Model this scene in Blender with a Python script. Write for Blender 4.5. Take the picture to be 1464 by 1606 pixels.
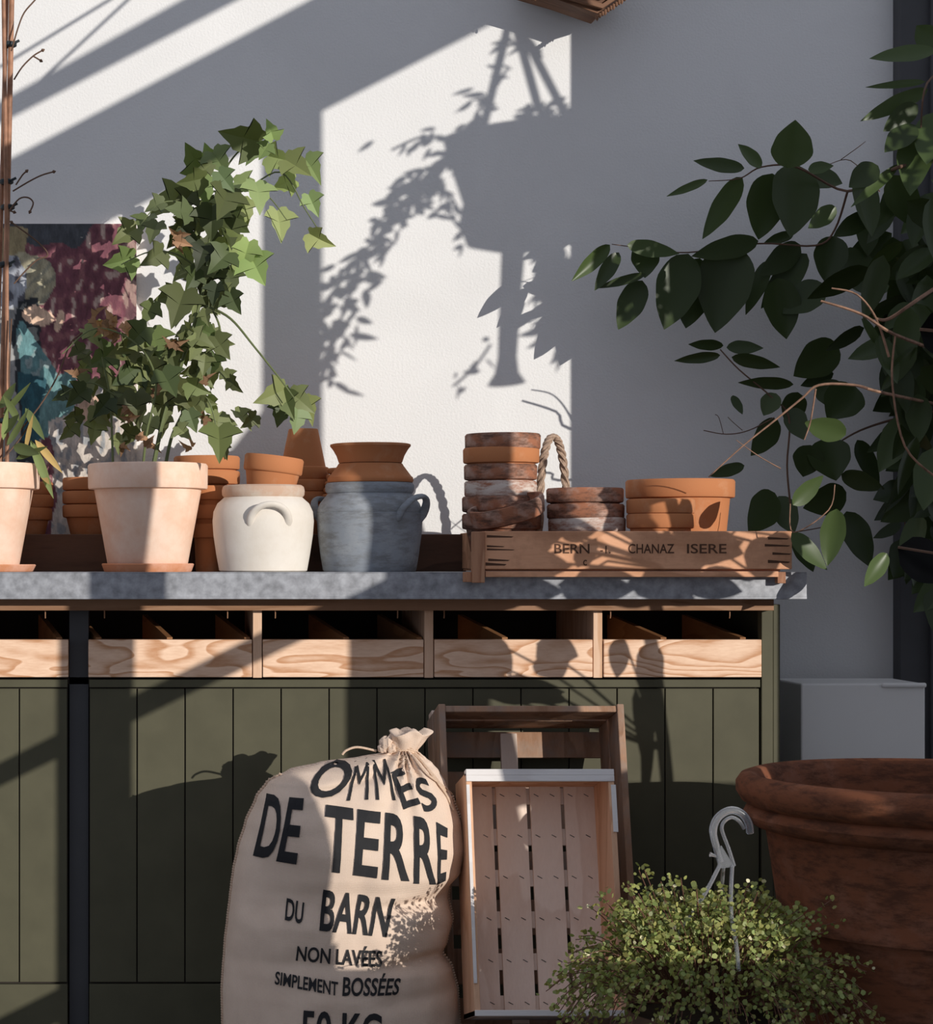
import bpy, bmesh, math, random
from mathutils import Vector, Matrix, noise
from mathutils.bvhtree import BVHTree
PI = math.pi
for o in list(bpy.data.objects): bpy.data.objects.remove(o, do_unlink=True)
SC = bpy.context.scene
COL = SC.collection
random.seed(7)

# ------------------------------------------------------------------ camera, light, exposure
F_PX, CX, HY = 3300.0, 250.0, 880.0          # focal length in pixels, vanishing point of the room's depth
cam = bpy.data.cameras.new('camera'); camo = bpy.data.objects.new('camera', cam); COL.objects.link(camo)
cam.sensor_fit = 'HORIZONTAL'; cam.sensor_width = 36.0
cam.lens = 36.0 * F_PX / 1464.0
cam.shift_x = (732.0 - CX) / 1464.0
cam.shift_y = (HY - 803.0) / 1464.0
cam.clip_end = 100
camo.location = (0, 0, 1.0); camo.rotation_euler = (PI / 2, 0, 0)
SC.camera = camo

AZ, EL = 0.70, 0.215                          # sunlight: sideways and downward run per metre of depth
world = bpy.data.worlds.new('world'); SC.world = world; world.use_nodes = True
bg = world.node_tree.nodes['Background']
bg.inputs[0].default_value = (0.86, 0.92, 1.10, 1); bg.inputs[1].default_value = 0.43
sun = bpy.data.lights.new('sun', 'SUN'); suno = bpy.data.objects.new('sun', sun); COL.objects.link(suno)
sun.energy = 3.5; sun.color = (1.0, 0.945, 0.87); sun.angle = math.radians(0.27)
suno.rotation_euler = Vector((-AZ, 1, -EL)).to_track_quat('-Z', 'Y').to_euler()
suno.location = (4, -4, 4)
SC.view_settings.view_transform = 'Standard'; SC.view_settings.look = 'None'
SC.view_settings.exposure = 0.0; SC.view_settings.gamma = 1.0
SC.view_settings.use_curve_mapping = False
SC.render.film_transparent = False

# ------------------------------------------------------------------ helpers
def P(px, py, Y):
    return Vector(((px - CX) * Y / F_PX, Y, 1.0 + (HY - py) * Y / F_PX))

def W(u, v, Y):
    """point at depth Y whose sun shadow lands on the back wall at (u, v)"""
    return Vector((u + AZ * (5 - Y), Y, v + EL * (5 - Y)))

def wallpx(px, py, Y):
    return W((px - CX) * 5 / F_PX, 1 + (HY - py) * 5 / F_PX, Y)

class MB:
    def __init__(s): s.v = []; s.f = []; s.m = []; s.c = []; s.ang = None
    def add(s, verts, faces, mi=0, col=None):
        n = len(s.v); s.v += [Vector(p) for p in verts]
        s.f += [tuple(i + n for i in f) for f in faces]; s.m += [mi] * len(faces)
        s.c += [col or (1, 1, 1)] * len(verts)
    def box(s, a, b, mi=0, tf=None):
        x0, y0, z0 = a; x1, y1, z1 = b
        vs = [Vector((x, y, z)) for z in (z0, z1) for y in (y0, y1) for x in (x0, x1)]
        if tf: vs = [tf(p) for p in vs]
        s.add(vs, [(0, 2, 3, 1), (4, 5, 7, 6), (0, 1, 5, 4), (2, 6, 7, 3), (0, 4, 6, 2), (1, 3, 7, 5)], mi)
        return s
    def prism(s, poly, y0, y1, mi=0):
        """polygon given in (x, z), run in depth from y0 to y1"""
        n = len(poly)
        vs = [(x, y0, z) for x, z in poly] + [(x, y1, z) for x, z in poly]
        fs = [tuple(range(n)), tuple(range(2 * n - 1, n - 1, -1))]
        fs += [(i, i + n, (i + 1) % n + n, (i + 1) % n) for i in range(n)]
        s.add(vs, fs, mi); return s
    def tube(s, pts, r, n=8, mi=0, col=None, flat=1.0):
        pts = [Vector(p) for p in pts]; R = r if isinstance(r, (list, tuple)) else [r] * len(pts)
        vs = []; prev = None
        for i, p in enumerate(pts):
            t = (pts[min(i + 1, len(pts) - 1)] - pts[max(i - 1, 0)])
            t = t.normalized() if t.length > 1e-9 else Vector((0, 0, 1))
            if prev is None:
                a = Vector((0, 1, 0)) if abs(t.y) < .9 else Vector((1, 0, 0))
                nx = t.cross(a).normalized()
            else:
                nx = (prev - t * prev.dot(t)); nx = nx.normalized() if nx.length > 1e-6 else t.orthogonal().normalized()
            prev = nx; ny = t.cross(nx)
            for k in range(n):
                q = 2 * PI * k / n
                vs.append(p + nx * math.cos(q) * R[i] + ny * math.sin(q) * R[i] * flat)
        fs = []
        for i in range(len(pts) - 1):
            for k in range(n):
                a = i * n + k; b = i * n + (k + 1) % n
                fs.append((a, b, b + n, a + n))
        fs.append(tuple(range(n - 1, -1, -1))); L = (len(pts) - 1) * n
        fs.append(tuple(range(L, L + n)))
        s.add(vs, fs, mi, col); return s
    def lathe(s, prof, c=(0, 0, 0), n=56, mi=0, tf=None, wob=0.0):
        """profile of (r, z); r == 0 closes"""
        vs = []; fs = []; rings = []
        for r, z in prof:
            if r <= 1e-6:
                rings.append([len(vs)]); vs.append(Vector((0, 0, z)))
            else:
                base = len(vs); rings.append(list(range(base, base + n)))
                for k in range(n):
                    q = 2 * PI * k / n
                    rr = r * (1 + wob * noise.noise(Vector((math.cos(q) * 1.5, math.sin(q) * 1.5, z * 9))))
                    vs.append(Vector((rr * math.cos(q), rr * math.sin(q), z)))
        for A, B in zip(rings, rings[1:]):
            if len(A) == 1 and len(B) == 1: continue
            if len(A) == 1: fs += [(A[0], B[(k + 1) % n], B[k]) for k in range(n)]
            elif len(B) == 1: fs += [(A[k], A[(k + 1) % n], B[0]) for k in range(n)]
            else: fs += [(A[k], A[(k + 1) % n], B[(k + 1) % n], B[k]) for k in range(n)]
        cc = Vector(c)
        vs = [(tf @ p if tf else p) + cc for p in vs]
        s.add(vs, fs, mi); return s
    def build(s, name, mats, parent=None, smooth=True, bevel=0, origin=None, sub=0, angle=40):
        me = bpy.data.meshes.new(name)
        o0 = Vector(origin) if origin is not None else (root_of(parent) if parent else Vector((0, 0, 0)))
        me.from_pydata([p - o0 for p in s.v], [], s.f)
        for m in (mats if isinstance(mats, (list, tuple)) else [mats]): me.materials.append(m)
        me.polygons.foreach_set('material_index', s.m)
        me.polygons.foreach_set('use_smooth', [smooth] * len(s.f))
        if any(c != (1, 1, 1) for c in s.c):
            ca = me.color_attributes.new('tint', 'FLOAT_COLOR', 'POINT')
            ca.data.foreach_set('color', [x for c in s.c for x in (c[0], c[1], c[2], 1.0)])
        me.update()
        if smooth: 
            try: me.set_sharp_from_angle(angle=math.radians(angle))
            except Exception: pass
        o = bpy.data.objects.new(name, me); COL.objects.link(o)
        if parent: o.parent = parent
        elif origin is not None: o.location = o0
        if bevel:
            b = o.modifiers.new('bevel', 'BEVEL'); b.width = bevel; b.segments = 2; b.limit_method = 'ANGLE'
            b.angle_limit = math.radians(50)
        if sub:
            b = o.modifiers.new('subdivision', 'SUBSURF'); b.levels = sub; b.render_levels = sub
        return o

def root_of(o):
    while o.parent: o = o.parent
    return o.location.copy()

def tag(o, label, cat, group=None):
    o['label'] = label; o['category'] = cat
    if group: o['group'] = group
    return o

def thing(name, label, cat, loc, group=None):
    o = bpy.data.objects.new(name, None); COL.objects.link(o); o.location = loc
    o.empty_display_size = .05
    return tag(o, label, cat, group)

def struct(o): o['kind'] = 'structure'; return o

def smoothpath(pts, k=6):
    pts = [Vector(p) for p in pts]; out = []
    for i in range(len(pts) - 1):
        p0 = pts[max(i - 1, 0)]; p1 = pts[i]; p2 = pts[i + 1]; p3 = pts[min(i + 2, len(pts) - 1)]
        for j in range(k):
            t = j / k
            out.append(.5 * ((2 * p1) + (p2 - p0) * t + (2 * p0 - 5 * p1 + 4 * p2 - p3) * t * t + (3 * p1 - p0 - 3 * p2 + p3) * t ** 3))
    out.append(pts[-1]); return out

def lerpR(a, b, n): return [a + (b - a) * i / (n - 1) for i in range(n)]

# ------------------------------------------------------------------ materials
class NT:
    def __init__(s, name):
        s.m = bpy.data.materials.new(name); s.m.use_nodes = True
        s.t = s.m.node_tree; s.t.nodes.clear()
        s.out = s.n('ShaderNodeOutputMaterial'); s.b = s.n('ShaderNodeBsdfPrincipled')
        s.l(s.b.outputs[0], s.out.inputs[0]); s.tc = s.n('ShaderNodeTexCoord')
    def n(s, k, **kw):
        x = s.t.nodes.new(k)
        for a, v in kw.items(): setattr(x, a, v)
        return x
    def l(s, a, b): s.t.links.new(a, b)
    def mapping(s, scale, rot=(0, 0, 0)):
        m = s.n('ShaderNodeMapping'); m.inputs['Scale'].default_value = scale; m.inputs['Rotation'].default_value = rot
        s.l(s.tc.outputs['Object'], m.inputs[0]); return m.outputs[0]
    def noise(s, vec, scale, detail=4, rough=.55, dist=0):
        x = s.n('ShaderNodeTexNoise'); x.inputs['Scale'].default_value = scale; x.inputs['Detail'].default_value = detail
        x.inputs['Roughness'].default_value = rough; x.inputs['Distortion'].default_value = dist
        s.l(vec, x.inputs['Vector']); return x.outputs[0]
    def ramp(s, fac, stops):
        r = s.n('ShaderNodeValToRGB'); e = r.color_ramp.elements
        while len(e) < len(stops): e.new(.5)
        for i, (p, c) in enumerate(stops): e[i].position = p; e[i].color = (*c, 1) if len(c) == 3 else c
        s.l(fac, r.inputs[0]); return r.outputs[0]
    def mix(s, fac, a, b, mode='MIX'):
        x = s.n('ShaderNodeMix', data_type='RGBA', blend_type=mode)
        for v, i in ((fac, 0), (a, 6), (b, 7)):
            if hasattr(v, 'node'): s.l(v, x.inputs[i])
            elif i == 0: x.inputs[0].default_value = v
            else: x.inputs[i].default_value = (*v, 1)
        return x.outputs[2]
    def bump(s, h, strength=.3, dist=.002):
        b = s.n('ShaderNodeBump'); b.inputs['Strength'].default_value = strength; b.inputs['Distance'].default_value = dist
        s.l(h, b.inputs['Height']); s.l(b.outputs[0], s.b.inputs['Normal'])
    def set(s, color=None, rough=.7, metal=0, spec=.4):
        if color is not None:
            if hasattr(color, 'node'): s.l(color, s.b.inputs['Base Color'])
            else: s.b.inputs['Base Color'].default_value = (*color, 1)
        s.b.inputs['Roughness'].default_value = rough; s.b.inputs['Metallic'].default_value = metal
        s.b.inputs['Specular IOR Level'].default_value = spec
        return s.m

def mat_plaster(name, c, var=.06):
    t = NT(name); a = t.noise(t.tc.outputs['Object'], 2.2, 6, .6, .6); b = t.noise(t.mapping((60, 60, 60)), 3, 5)
    dark = tuple(x * (1 - var * 2) for x in c)
    col = t.ramp(a, [(.3, dark), (.62, c)]); t.bump(b, .35, .004)
    return t.set(col, .9, 0, .15)

def mat_flat(name, c, rough=.7, metal=0, spec=.3, var=.15, sc=25, bump=.1):
    t = NT(name); a = t.noise(t.tc.outputs['Object'], sc, 5)
    col = t.ramp(a, [(.3, tuple(x * (1 - var) for x in c)), (.7, tuple(min(1, x * (1 + var)) for x in c))])
    if bump: t.bump(a, bump, .002)
    return t.set(col, rough, metal, spec)

def mat_wood(name, c1, c2, axis='X', rings=9, rough=.65, grime=None):
    t = NT(name)
    sc = {'X': (.28, 1.6, 1.6), 'Z': (1.6, 1.6, .28), 'Y': (1.6, .28, 1.6)}[axis]
    v = t.mapping(sc)
    n1 = t.noise(v, 4.5, 3, .5, .4)
    mul = t.n('ShaderNodeMath', operation='MULTIPLY'); t.l(n1, mul.inputs[0]); mul.inputs[1].default_value = rings
    fr = t.n('ShaderNodeMath', operation='FRACT'); t.l(mul.outputs[0], fr.inputs[0])
    fine = t.noise(t.mapping(tuple(x * 60 for x in sc)), 2.4, 3)
    g = t.ramp(fr.outputs[0], [(0, c1), (.5, tuple(a * .75 + b * .25 for a, b in zip(c1, c2))), (.84, c2), (.93, c2), (1, c1)])
    col = t.mix(.22, g, t.ramp(fine, [(.35, c2), (.65, c1)]))
    if grime:
        gn = t.noise(t.tc.outputs['Object'], 9, 6, .65)
        col = t.mix(t.ramp(gn, [(.45, (0, 0, 0)), (.68, (1, 1, 1))]), col, grime)
    t.bump(fine, .25, .0015)
    return t.set(col, rough, 0, .3)

def mat_terracotta(name, c, bloom=(.75, .62, .52), amount=.2, dark=None):
    t = NT(name); a = t.noise(t.tc.outputs['Object'], 14, 7, .65); b = t.noise(t.mapping((120, 120, 120)), 2, 3)
    e = .72 - amount * .5
    col = t.mix(t.ramp(a, [(e - .12, (0, 0, 0)), (e + .12, (1, 1, 1))]), c, bloom)
    if dark:
        d = t.noise(t.mapping((5, 5, 16)), 3.1, 6, .7)
        col = t.mix(t.ramp(d, [(.45, (0, 0, 0)), (.62, (1, 1, 1))]), col, dark)
    t.bump(b, .15, .001)
    return t.set(col, .85, 0, .2)

def mat_leaf(name, c, trans=.25, rough=.4, spec=.45):
    t = NT(name)
    at = t.n('ShaderNodeAttribute', attribute_name='tint')
    col = t.mix(1.0, c, at.outputs[0], 'MULTIPLY')
    m = t.set(col, rough, 0, spec)
    tr = t.n('ShaderNodeBsdfTranslucent'); mx = t.n('ShaderNodeMixShader'); mx.inputs[0].default_value = trans
    c2 = t.mix(1.0, col, (1.3, 1.35, .6), 'MULTIPLY'); t.l(c2, tr.inputs[0])
    t.l(t.b.outputs[0], mx.inputs[1]); t.l(tr.outputs[0], mx.inputs[2]); t.l(mx.outputs[0], t.out.inputs[0])
    return m

def mat_burlap(name):
    t = NT(name)
    w1 = t.n('ShaderNodeTexWave', wave_type='BANDS', bands_direction='X'); w2 = t.n('ShaderNodeTexWave', wave_type='BANDS', bands_direction='Z')
    for w in (w1, w2):
        w.inputs['Scale'].default_value = 150; w.inputs['Distortion'].default_value = 1.2; w.inputs['Detail'].default_value = 1
        t.l(t.tc.outputs['Object'], w.inputs[0])
    mx = t.n('ShaderNodeMath', operation='ADD'); t.l(w1.outputs['Fac'], mx.inputs[0]); t.l(w2.outputs['Fac'], mx.inputs[1])
    hf = t.n('ShaderNodeMath', operation='MULTIPLY'); t.l(mx.outputs[0], hf.inputs[0]); hf.inputs[1].default_value = .5
    n = t.noise(t.tc.outputs['Object'], 7, 5)
    base = t.ramp(n, [(.3, (.74, .57, .45)), (.7, (.92, .74, .60))])
    col = t.mix(.35, base, t.ramp(hf.outputs[0], [(.15, (.42, .28, .20)), (.8, (.96, .80, .67))]))
    t.bump(hf.outputs[0], .5, .002)
    return t.set(col, .95, 0, .1)

M = {}
M['wall'] = mat_plaster('plaster_white', (.80, .795, .785), .035)
M['floor'] = mat_flat('stone_floor', (.13, .125, .115), .9)
M['door_dark'] = mat_flat('dark_paint_and_shade', (.070, .071, .076), .6, var=.1, sc=6)
M['frame_paint'] = mat_flat('grey_frame_paint', (.32, .33, .33), .6)
M['zinc'] = mat_flat('zinc_sheet', (.30, .31, .335), .5, .2, .4, var=.34, sc=48, bump=.06)
M['pine'] = mat_wood('pine', (.92, .66, .48), (.56, .28, .14), 'X', 20)
M['pine_v'] = mat_wood('pine_upright', (.78, .54, .38), (.62, .37, .22), 'Z', 8)
M['rail'] = mat_wood('brown_rail', (.34, .19, .11), (.24, .12, .06), 'X', 8)
M['slat_in'] = mat_wood('drawer_inner', (.36, .17, .07), (.25, .11, .04), 'Y', 6)
M['green'] = mat_flat('olive_paint', (.090, .085, .053), .6, spec=.2, var=.10, sc=12, bump=.04)
M['inside'] = mat_flat('dark_inside', (.03, .024, .02), .9)
M['terra_pale'] = mat_terracotta('terracotta_pale', (.84, .56, .41), (.92, .70, .56), .45, None)
M['terra'] = mat_terracotta('terracotta', (.50, .20, .085), (.56, .30, .17), .15)
M['terra_old'] = mat_terracotta('terracotta_old', (.36, .15, .085), (.52, .40, .34), .3, (.13, .07, .05))
M['terra_white'] = mat_terracotta('terracotta_limed', (.62, .52, .45), (.70, .62, .56), .5, (.35, .15, .09))
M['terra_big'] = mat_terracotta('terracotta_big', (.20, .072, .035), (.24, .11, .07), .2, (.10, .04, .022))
M['terra_sauc'] = mat_terracotta('terracotta_saucer', (.62, .27, .14), (.75, .42, .30), .3)
M['soil'] = mat_flat('soil', (.05, .035, .025), 1, sc=60, bump=.6)
M['cream'] = mat_terracotta('stoneware_cream', (.70, .64, .56), (.76, .71, .64), .5)
M['cream_rim'] = mat_terracotta('stoneware_rim', (.55, .38, .28), (.62, .56, .48), .3)
M['grey_stone'] = mat_terracotta('stoneware_grey', (.29, .32, .36), (.37, .39, .41), .3, (.22, .23, .24))
M['old_wood'] = mat_wood('weathered_box', (.78, .42, .25), (.58, .29, .16), 'X', 6, .8, (.50, .25, .14))
M['old_wood_y'] = mat_wood('weathered_post', (.50, .27, .16), (.34, .16, .09), 'Z', 6, .8, (.22, .10, .06))
M['riser'] = mat_wood('dark_plank', (.13, .07, .045), (.08, .045, .03), 'X', 6, .85)
M['crate_old'] = mat_wood('old_crate', (.42, .25, .16), (.27, .15, .09), 'Z', 7, .85, (.30, .24, .20))
M['crate'] = mat_wood('crate_slats', (.90, .74, .63), (.78, .60, .49), 'Z', 5, .8)
M['crate_end'] = mat_wood('crate_end', (.80, .77, .75), (.70, .66, .64), 'X', 4, .8)
M['crate_side'] = mat_wood('crate_side', (.76, .47, .30), (.58, .31, .18), 'Z', 6, .8)
M['ink'] = mat_flat('ink', (.022, .022, .024), .85, bump=0)
M['ink_faded'] = mat_flat('faded_ink', (.10, .05, .03), .9, bump=0)
M['burlap'] = mat_burlap('burlap')
M['twine'] = mat_flat('twine', (.62, .46, .34), .95, sc=300, bump=.4)
M['metal_box'] = mat_flat('pale_metal', (.92, .91, .88), .45, .0, .5, var=.02, sc=3, bump=0)
M['plastic'] = mat_flat('clear_grey_plastic', (.62, .64, .68), .18, 0, .7, var=.1, bump=0)
M['plastic'].node_tree.nodes['Principled BSDF'].inputs['Transmission Weight'].default_value = .82
M['cane'] = mat_flat('bamboo_cane', (.34, .17, .10), .6, sc=30, var=.35)
M['twig'] = mat_flat('brown_twig', (.13, .075, .05), .8)
M['tie'] = mat_flat('dark_tie', (.02, .03, .035), .6)
M['bark'] = mat_flat('tan_bark', (.26, .15, .10), .85, sc=60, var=.4)
M['stem_green'] = mat_flat('green_stem', (.14, .17, .07), .6)
M['leaf'] = mat_leaf('lobed_leaf', (.30, .38, .165), .2, .5, .25)
M['citrus'] = mat_leaf('glossy_leaf', (.052, .078, .026), .10, .36, .26)
M['tiny'] = mat_leaf('tiny_leaf', (.34, .37, .14), .2, .45, .3)
M['dry'] = mat_leaf('dry_leaf', (.34, .20, .12), .2, .8, .1)
M['redstem'] = mat_flat('red_stem', (.16, .075, .05), .7)
M['wicker'] = mat_flat('wicker', (.38, .27, .20), .85, sc=120, var=.35, bump=.4)
M['lantern'] = mat_wood('lantern_wood', (.20, .10, .055), (.12, .055, .03), 'X', 6)

def mat_paint():
    t = NT('oil_paint'); at = t.n('ShaderNodeAttribute', attribute_name='tint')
    n = t.noise(t.mapping((60, 60, 22)), 2, 5, .7)
    col = t.mix(.35, at.outputs[0], t.mix(1, at.outputs[0], t.ramp(n, [(.35, (.35, .35, .35)), (.7, (1.9, 1.9, 1.9))]), 'MULTIPLY'))
    t.bump(n, .4, .002); return t.set(col, .55, 0, .3)
M['paint'] = mat_paint()

# ------------------------------------------------------------------ setting
YW, YC, YF = 5.0, 4.4, 4.5                    # back wall, worktop edge, cabinet front
CT = 0.977                                    # worktop height
struct(MB().box((-3.0, YW, 0), (2.6, YW + .15, 3.6)).build('wall_back', M['wall'], smooth=False))
struct(MB().box((-6, -6, -.05), (8, YW + .15, 0)).build('floor', M['floor'], smooth=False))
xd = (1410 - CX) * 4.96 / F_PX
d = MB().box((xd, 4.95, 0), (xd + .10, YW, 3.3)); d.box((xd + .10, 4.965, 0), (2.6, YW, 3.3))
d.box((xd + .068, 4.935, 0), (xd + .08, 4.95, 3.3))
dr = struct(d.build('door_1', M['door_dark'], smooth=False, bevel=.003))
struct(MB().box((2.027, 3.50, 0), (3.3, 3.63, 3.4)).build('shade_pillar', M['wall'], smooth=False))  # unseen pillar added to shade the right part of the back wall

# glazed timber front of the garden room, out of view to the right: its posts and sloping rafters throw the long shadows
G = 2.0
def gpoly(pts, t=.05):                        # pts in (u, v) on the wall, moved back along the sunlight to the glazing plane
    return MB().prism([(W(u, v, G).x, W(u, v, G).z) for u, v in pts], G, G + t)
def par(u0, u1, lo, hi):                      # sloping bar between two lines v = a + b u
    return [(u0, lo[0] + lo[1] * u0), (u1, lo[0] + lo[1] * u1), (u1, hi[0] + hi[1] * u1), (u0, hi[0] + hi[1] * u0)]
win = struct(gpoly([(-.568, -.66), (-.440, -.66), (-.440, 3.0), (-.568, 3.0)]).build('window_1', M['frame_paint'], smooth=False))
post2 = gpoly([(.243, 1.0), (.353, 1.0), (.353, 2.2), (.243, 2.2)]).build('mullion', M['frame_paint'], win, smooth=False)
gpoly(par(-1.6, 1.6, (1.876, .515), (2.145, .53))).build('rafter', M['frame_paint'], win, smooth=False)
gpoly(par(-1.6, 1.6, (2.243, .52), (2.305, .56))).build('rafter', M['frame_paint'], win, smooth=False)
gpoly(par(-.95, .07, (.752, .487), (.808, .502))).build('brace', M['frame_paint'], win, smooth=False)
gpoly(par(-.95, -.43, (.195, .50), (.262, .50))).build('brace', M['frame_paint'], win, smooth=False)
for a, b in (((0, 105), (400, -140)), ((60, 130), (330, -120))):
    MB().tube([wallpx(*a, G + 1.2), wallpx(*b, G + 1.2)], .004, 6).build('tie_wire', M['tie'], win)
G2 = G
dd = gpoly([(.052, .42), (.335, .42), (.335, 1.17), (.25, 1.365), (.145, 1.235), (.040, 1.15), (.052, .95)], .04)  # unseen blocking panel with a hole, added to shade crate and grey crock
for q in ([(-.035, -.66), (.08, -.66), (.08, .42), (-.035, .42)], [(.128, -.66), (.335, -.66), (.335, .42), (.128, .42)], [(.08, -.66), (.128, -.66), (.128, .255), (.08, .235)], [(.08, .325), (.128, .335), (.128, .42), (.08, .42)]):
    dd.prism([(W(u, v, G).x, W(u, v, G).z) for u, v in q], G, G + .04)
struct(dd.build('shade_panel', M['frame_paint'], smooth=False))
struct(gpoly([(-.56, -.66), (1.3, -.66), (1.3, .41), (.40, .41), (.392, .0), (-.56, .0)], .04).build('shade_parapet', M['wall'], smooth=False))  # low wall added out of view to keep sun off big pot and bush
struct(MB().box((1.6, 2.96, 2.98), (3.2, 3.04, 3.1)).build('trim_1', M['frame_paint'], smooth=False))

# ------------------------------------------------------------------ potting bench
def fx(px): return (px - CX) * YF / F_PX
def fz(py): return 1 + (HY - py) * YF / F_PX
XR = fx(1225)
bench = thing('potting_bench', 'long olive green potting bench with tongue and groove front and open pine drawers', 'bench', (0.4, 4.7, 0))
b = MB().box((-1.2, 4.93, 0), (XR, 4.97, .9)).box((-1.2, YF + .03, .735), (XR, 4.93, .75)).box((-1.2, YF + .04, .05), (XR - .03, 4.93, .07))
b.build('body', M['inside'], bench, smooth=False)
b = MB().box((fx(1195), YF, 0), (fx(1213), YF + .03, fz(957))).box((fx(1214), YF + .004, 0), (XR, 4.97, fz(948)))
b.build('side_panel', M['green'], bench, smooth=False, bevel=.0015)
MB().box((-1.2, YF - .03, fz(957)), (fx(1208), YF + .05, .9195)).build('rail', M['rail'], bench, smooth=False, bevel=.001)
MB().box((fx(108), YF + .03, 0), (fx(138), YF + .1, fz(957))).build('post', M['door_dark'], bench, smooth=False)  # green post coloured dark for the shade lying on it
def panel(x0, x1, grooves):
    b = MB()
    zt, zb = fz(1066), 0.0; zg = fz(1078); zl = fz(1541)
    b.box((x0, YF, zg), (x1, YF + .022, zt)); b.box((x0, YF, zb), (x1, YF + .022, zl - .004))
    xs = [x0] + [g for g in sorted(grooves) if x0 + .004 < g < x1 - .004] + [x1]
    for a, c in zip(xs, xs[1:]):
        b.box((a + .0014, YF + .005, zl), (c - .0014, YF + .022, zg - .003))
    b.box((x0, YF + .012, zl - .01), (x1, YF + .024, zg + .01), 1)
    return b
panel(-1.2, fx(106), [fx(30 - 75.2 * k) for k in range(14)]).build('door', [M['green'], M['inside']], bench, smooth=False, bevel=.001)
panel(fx(140), fx(1193), [fx(215 + 75.4 * k) for k in range(13)]).build('door', [M['green'], M['inside']], bench, smooth=False, bevel=.001)
for px in (-176, 396, 665, 930):
    MB().box((fx(px) + .001, YF - .002, fz(1063)), (fx(px + 15.5) - .001, 4.92, fz(957))).build('divider', M['pine_v'], bench, smooth=False, bevel=.001)
for (p0, p1, slats) in ((-430, -176, (-300,)), (-160, 108, (-60, 88)), (138, 396, (150, 262, 384)), (411.5, 665, (540, 655)), (680.5, 930, (790,)), (946, 1195, (1040, 1165))):
    x0, x1 = fx(p0) + .001, fx(p1) - .001; zt, zb = fz(1003), fz(1062)
    df = MB().box((x0, YF - .004, zb), (x1, YF + .016, zt)).build('drawer', M['pine'], bench, smooth=False, bevel=.0015)
    bb = MB().box((x0, YF + .016, zb), (x0 + .01, 4.88, zt - .012)).box((x1 - .01, YF + .016, zb), (x1, 4.88, zt - .012))
    bb.box((x0 + .01, 4.87, zb), (x1 - .01, 4.88, zt - .012)).box((x0 + .01, YF + .016, zb), (x1 - .01, 4.87, zb + .008))
    bb.build('drawer_box', M['slat_in'], df, smooth=False)
    for sx in slats:
        xx = fx(sx); dx = -.055
        sl = MB(); vs = []
        for (yy, ox, zz) in ((YF + .018, 0, zt + .004), (4.80, dx, zt + .046)):
            vs += [(xx + ox, yy, zb + .01), (xx + ox + .012, yy, zb + .01), (xx + ox + .012, yy, zz), (xx + ox, yy, zz)]
        sl.add(vs, [(3, 2, 1, 0), (4, 5, 6, 7), (0, 1, 5, 4), (1, 2, 6, 5), (2, 3, 7, 6), (3, 0, 4, 7)])
        sl.build('inner_slat', M['slat_in'], df, smooth=False)
for px in (71, 164, 357, 432, 624, 697, 958, 1145):
    p = P(px, 957, YF - .012)
    MB().tube([p, p - Vector((0, 0, .012)), p - Vector((0, -.003, .017))], .0014, 6).build('hook', M['rail'], bench)

top = MB().box((-1.25, YC, CT - .002), (P(1266, 0, YC).x, 4.985, CT)).box((-1.25, YC, CT - .057), (P(1266, 0, YC).x, YC + .02, CT - .002))
top.box((P(1266, 0, YC).x - .02, YC + .02, CT - .057), (P(1266, 0, YC).x, 4.985, CT - .002)).box((-1.25, YC + .02, CT - .045), (P(1266, 0, YC).x - .02, 4.98, CT - .002))
top.box((-1.25, YC - .0015, CT - .0565), (P(1266, 0, YC).x, YC, CT - .051))
tag(top.build('worktop', M['zinc'], smooth=False, bevel=.0025), 'grey zinc covered worktop lying along the top of the green bench', 'worktop')

# low plank box along the wall that the back row of pots stands on
RZ = CT + .083
rs = MB().box((-1.2, 4.69, CT), (.685, 4.71, RZ)).box((-1.2, 4.71, RZ - .018), (.685, 4.945, RZ)).box((-1.2, 4.925, CT), (.685, 4.945, RZ - .018))
tag(rs.build('plank_riser', M['riser'], smooth=False, bevel=.002), 'long low dark plank shelf standing on worktop along the wall behind the pots', 'shelf')

# ------------------------------------------------------------------ pots
def pot_prof(rt, rb, h, rimh, rimt, t=.008):
    return [(0, 0), (rb * .96, 0), (rb, .003), (rt - rimt - .003, h - rimh - .002), (rt - rimt * .9, h - rimh - .001),
            (rt - .002, h - rimh), (rt - .0005, h - rimh + .003), (rt, h - .004), (rt - .003, h), (rt - rimt - t * .6, h),
            (rt - rimt - t, h - .004), (rt - rimt - t - .004, h - rimh), (rb - t * .6, .012), (0, .012)]
def pot(name, loc, rt, rb, h, rimh, mat, label, cat='pot', group=None, tf=None, rimt=.008, parent=None):
    m = MB(); m.lathe(pot_prof(rt, rb, h, rimh, rimt), loc, tf=tf, wob=.012)
    if parent: return m.build(name, mat, parent)
    return tag(m.build(name, mat, origin=loc), label, cat, group)

def saucer_prof(r, h, t=.007): return [(0, 0), (r * .93, 0), (r * .95, .002), (r, h - .002), (r - .002, h), (r - t, h), (r - t - .003, .008), (0, .007)]

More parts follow.
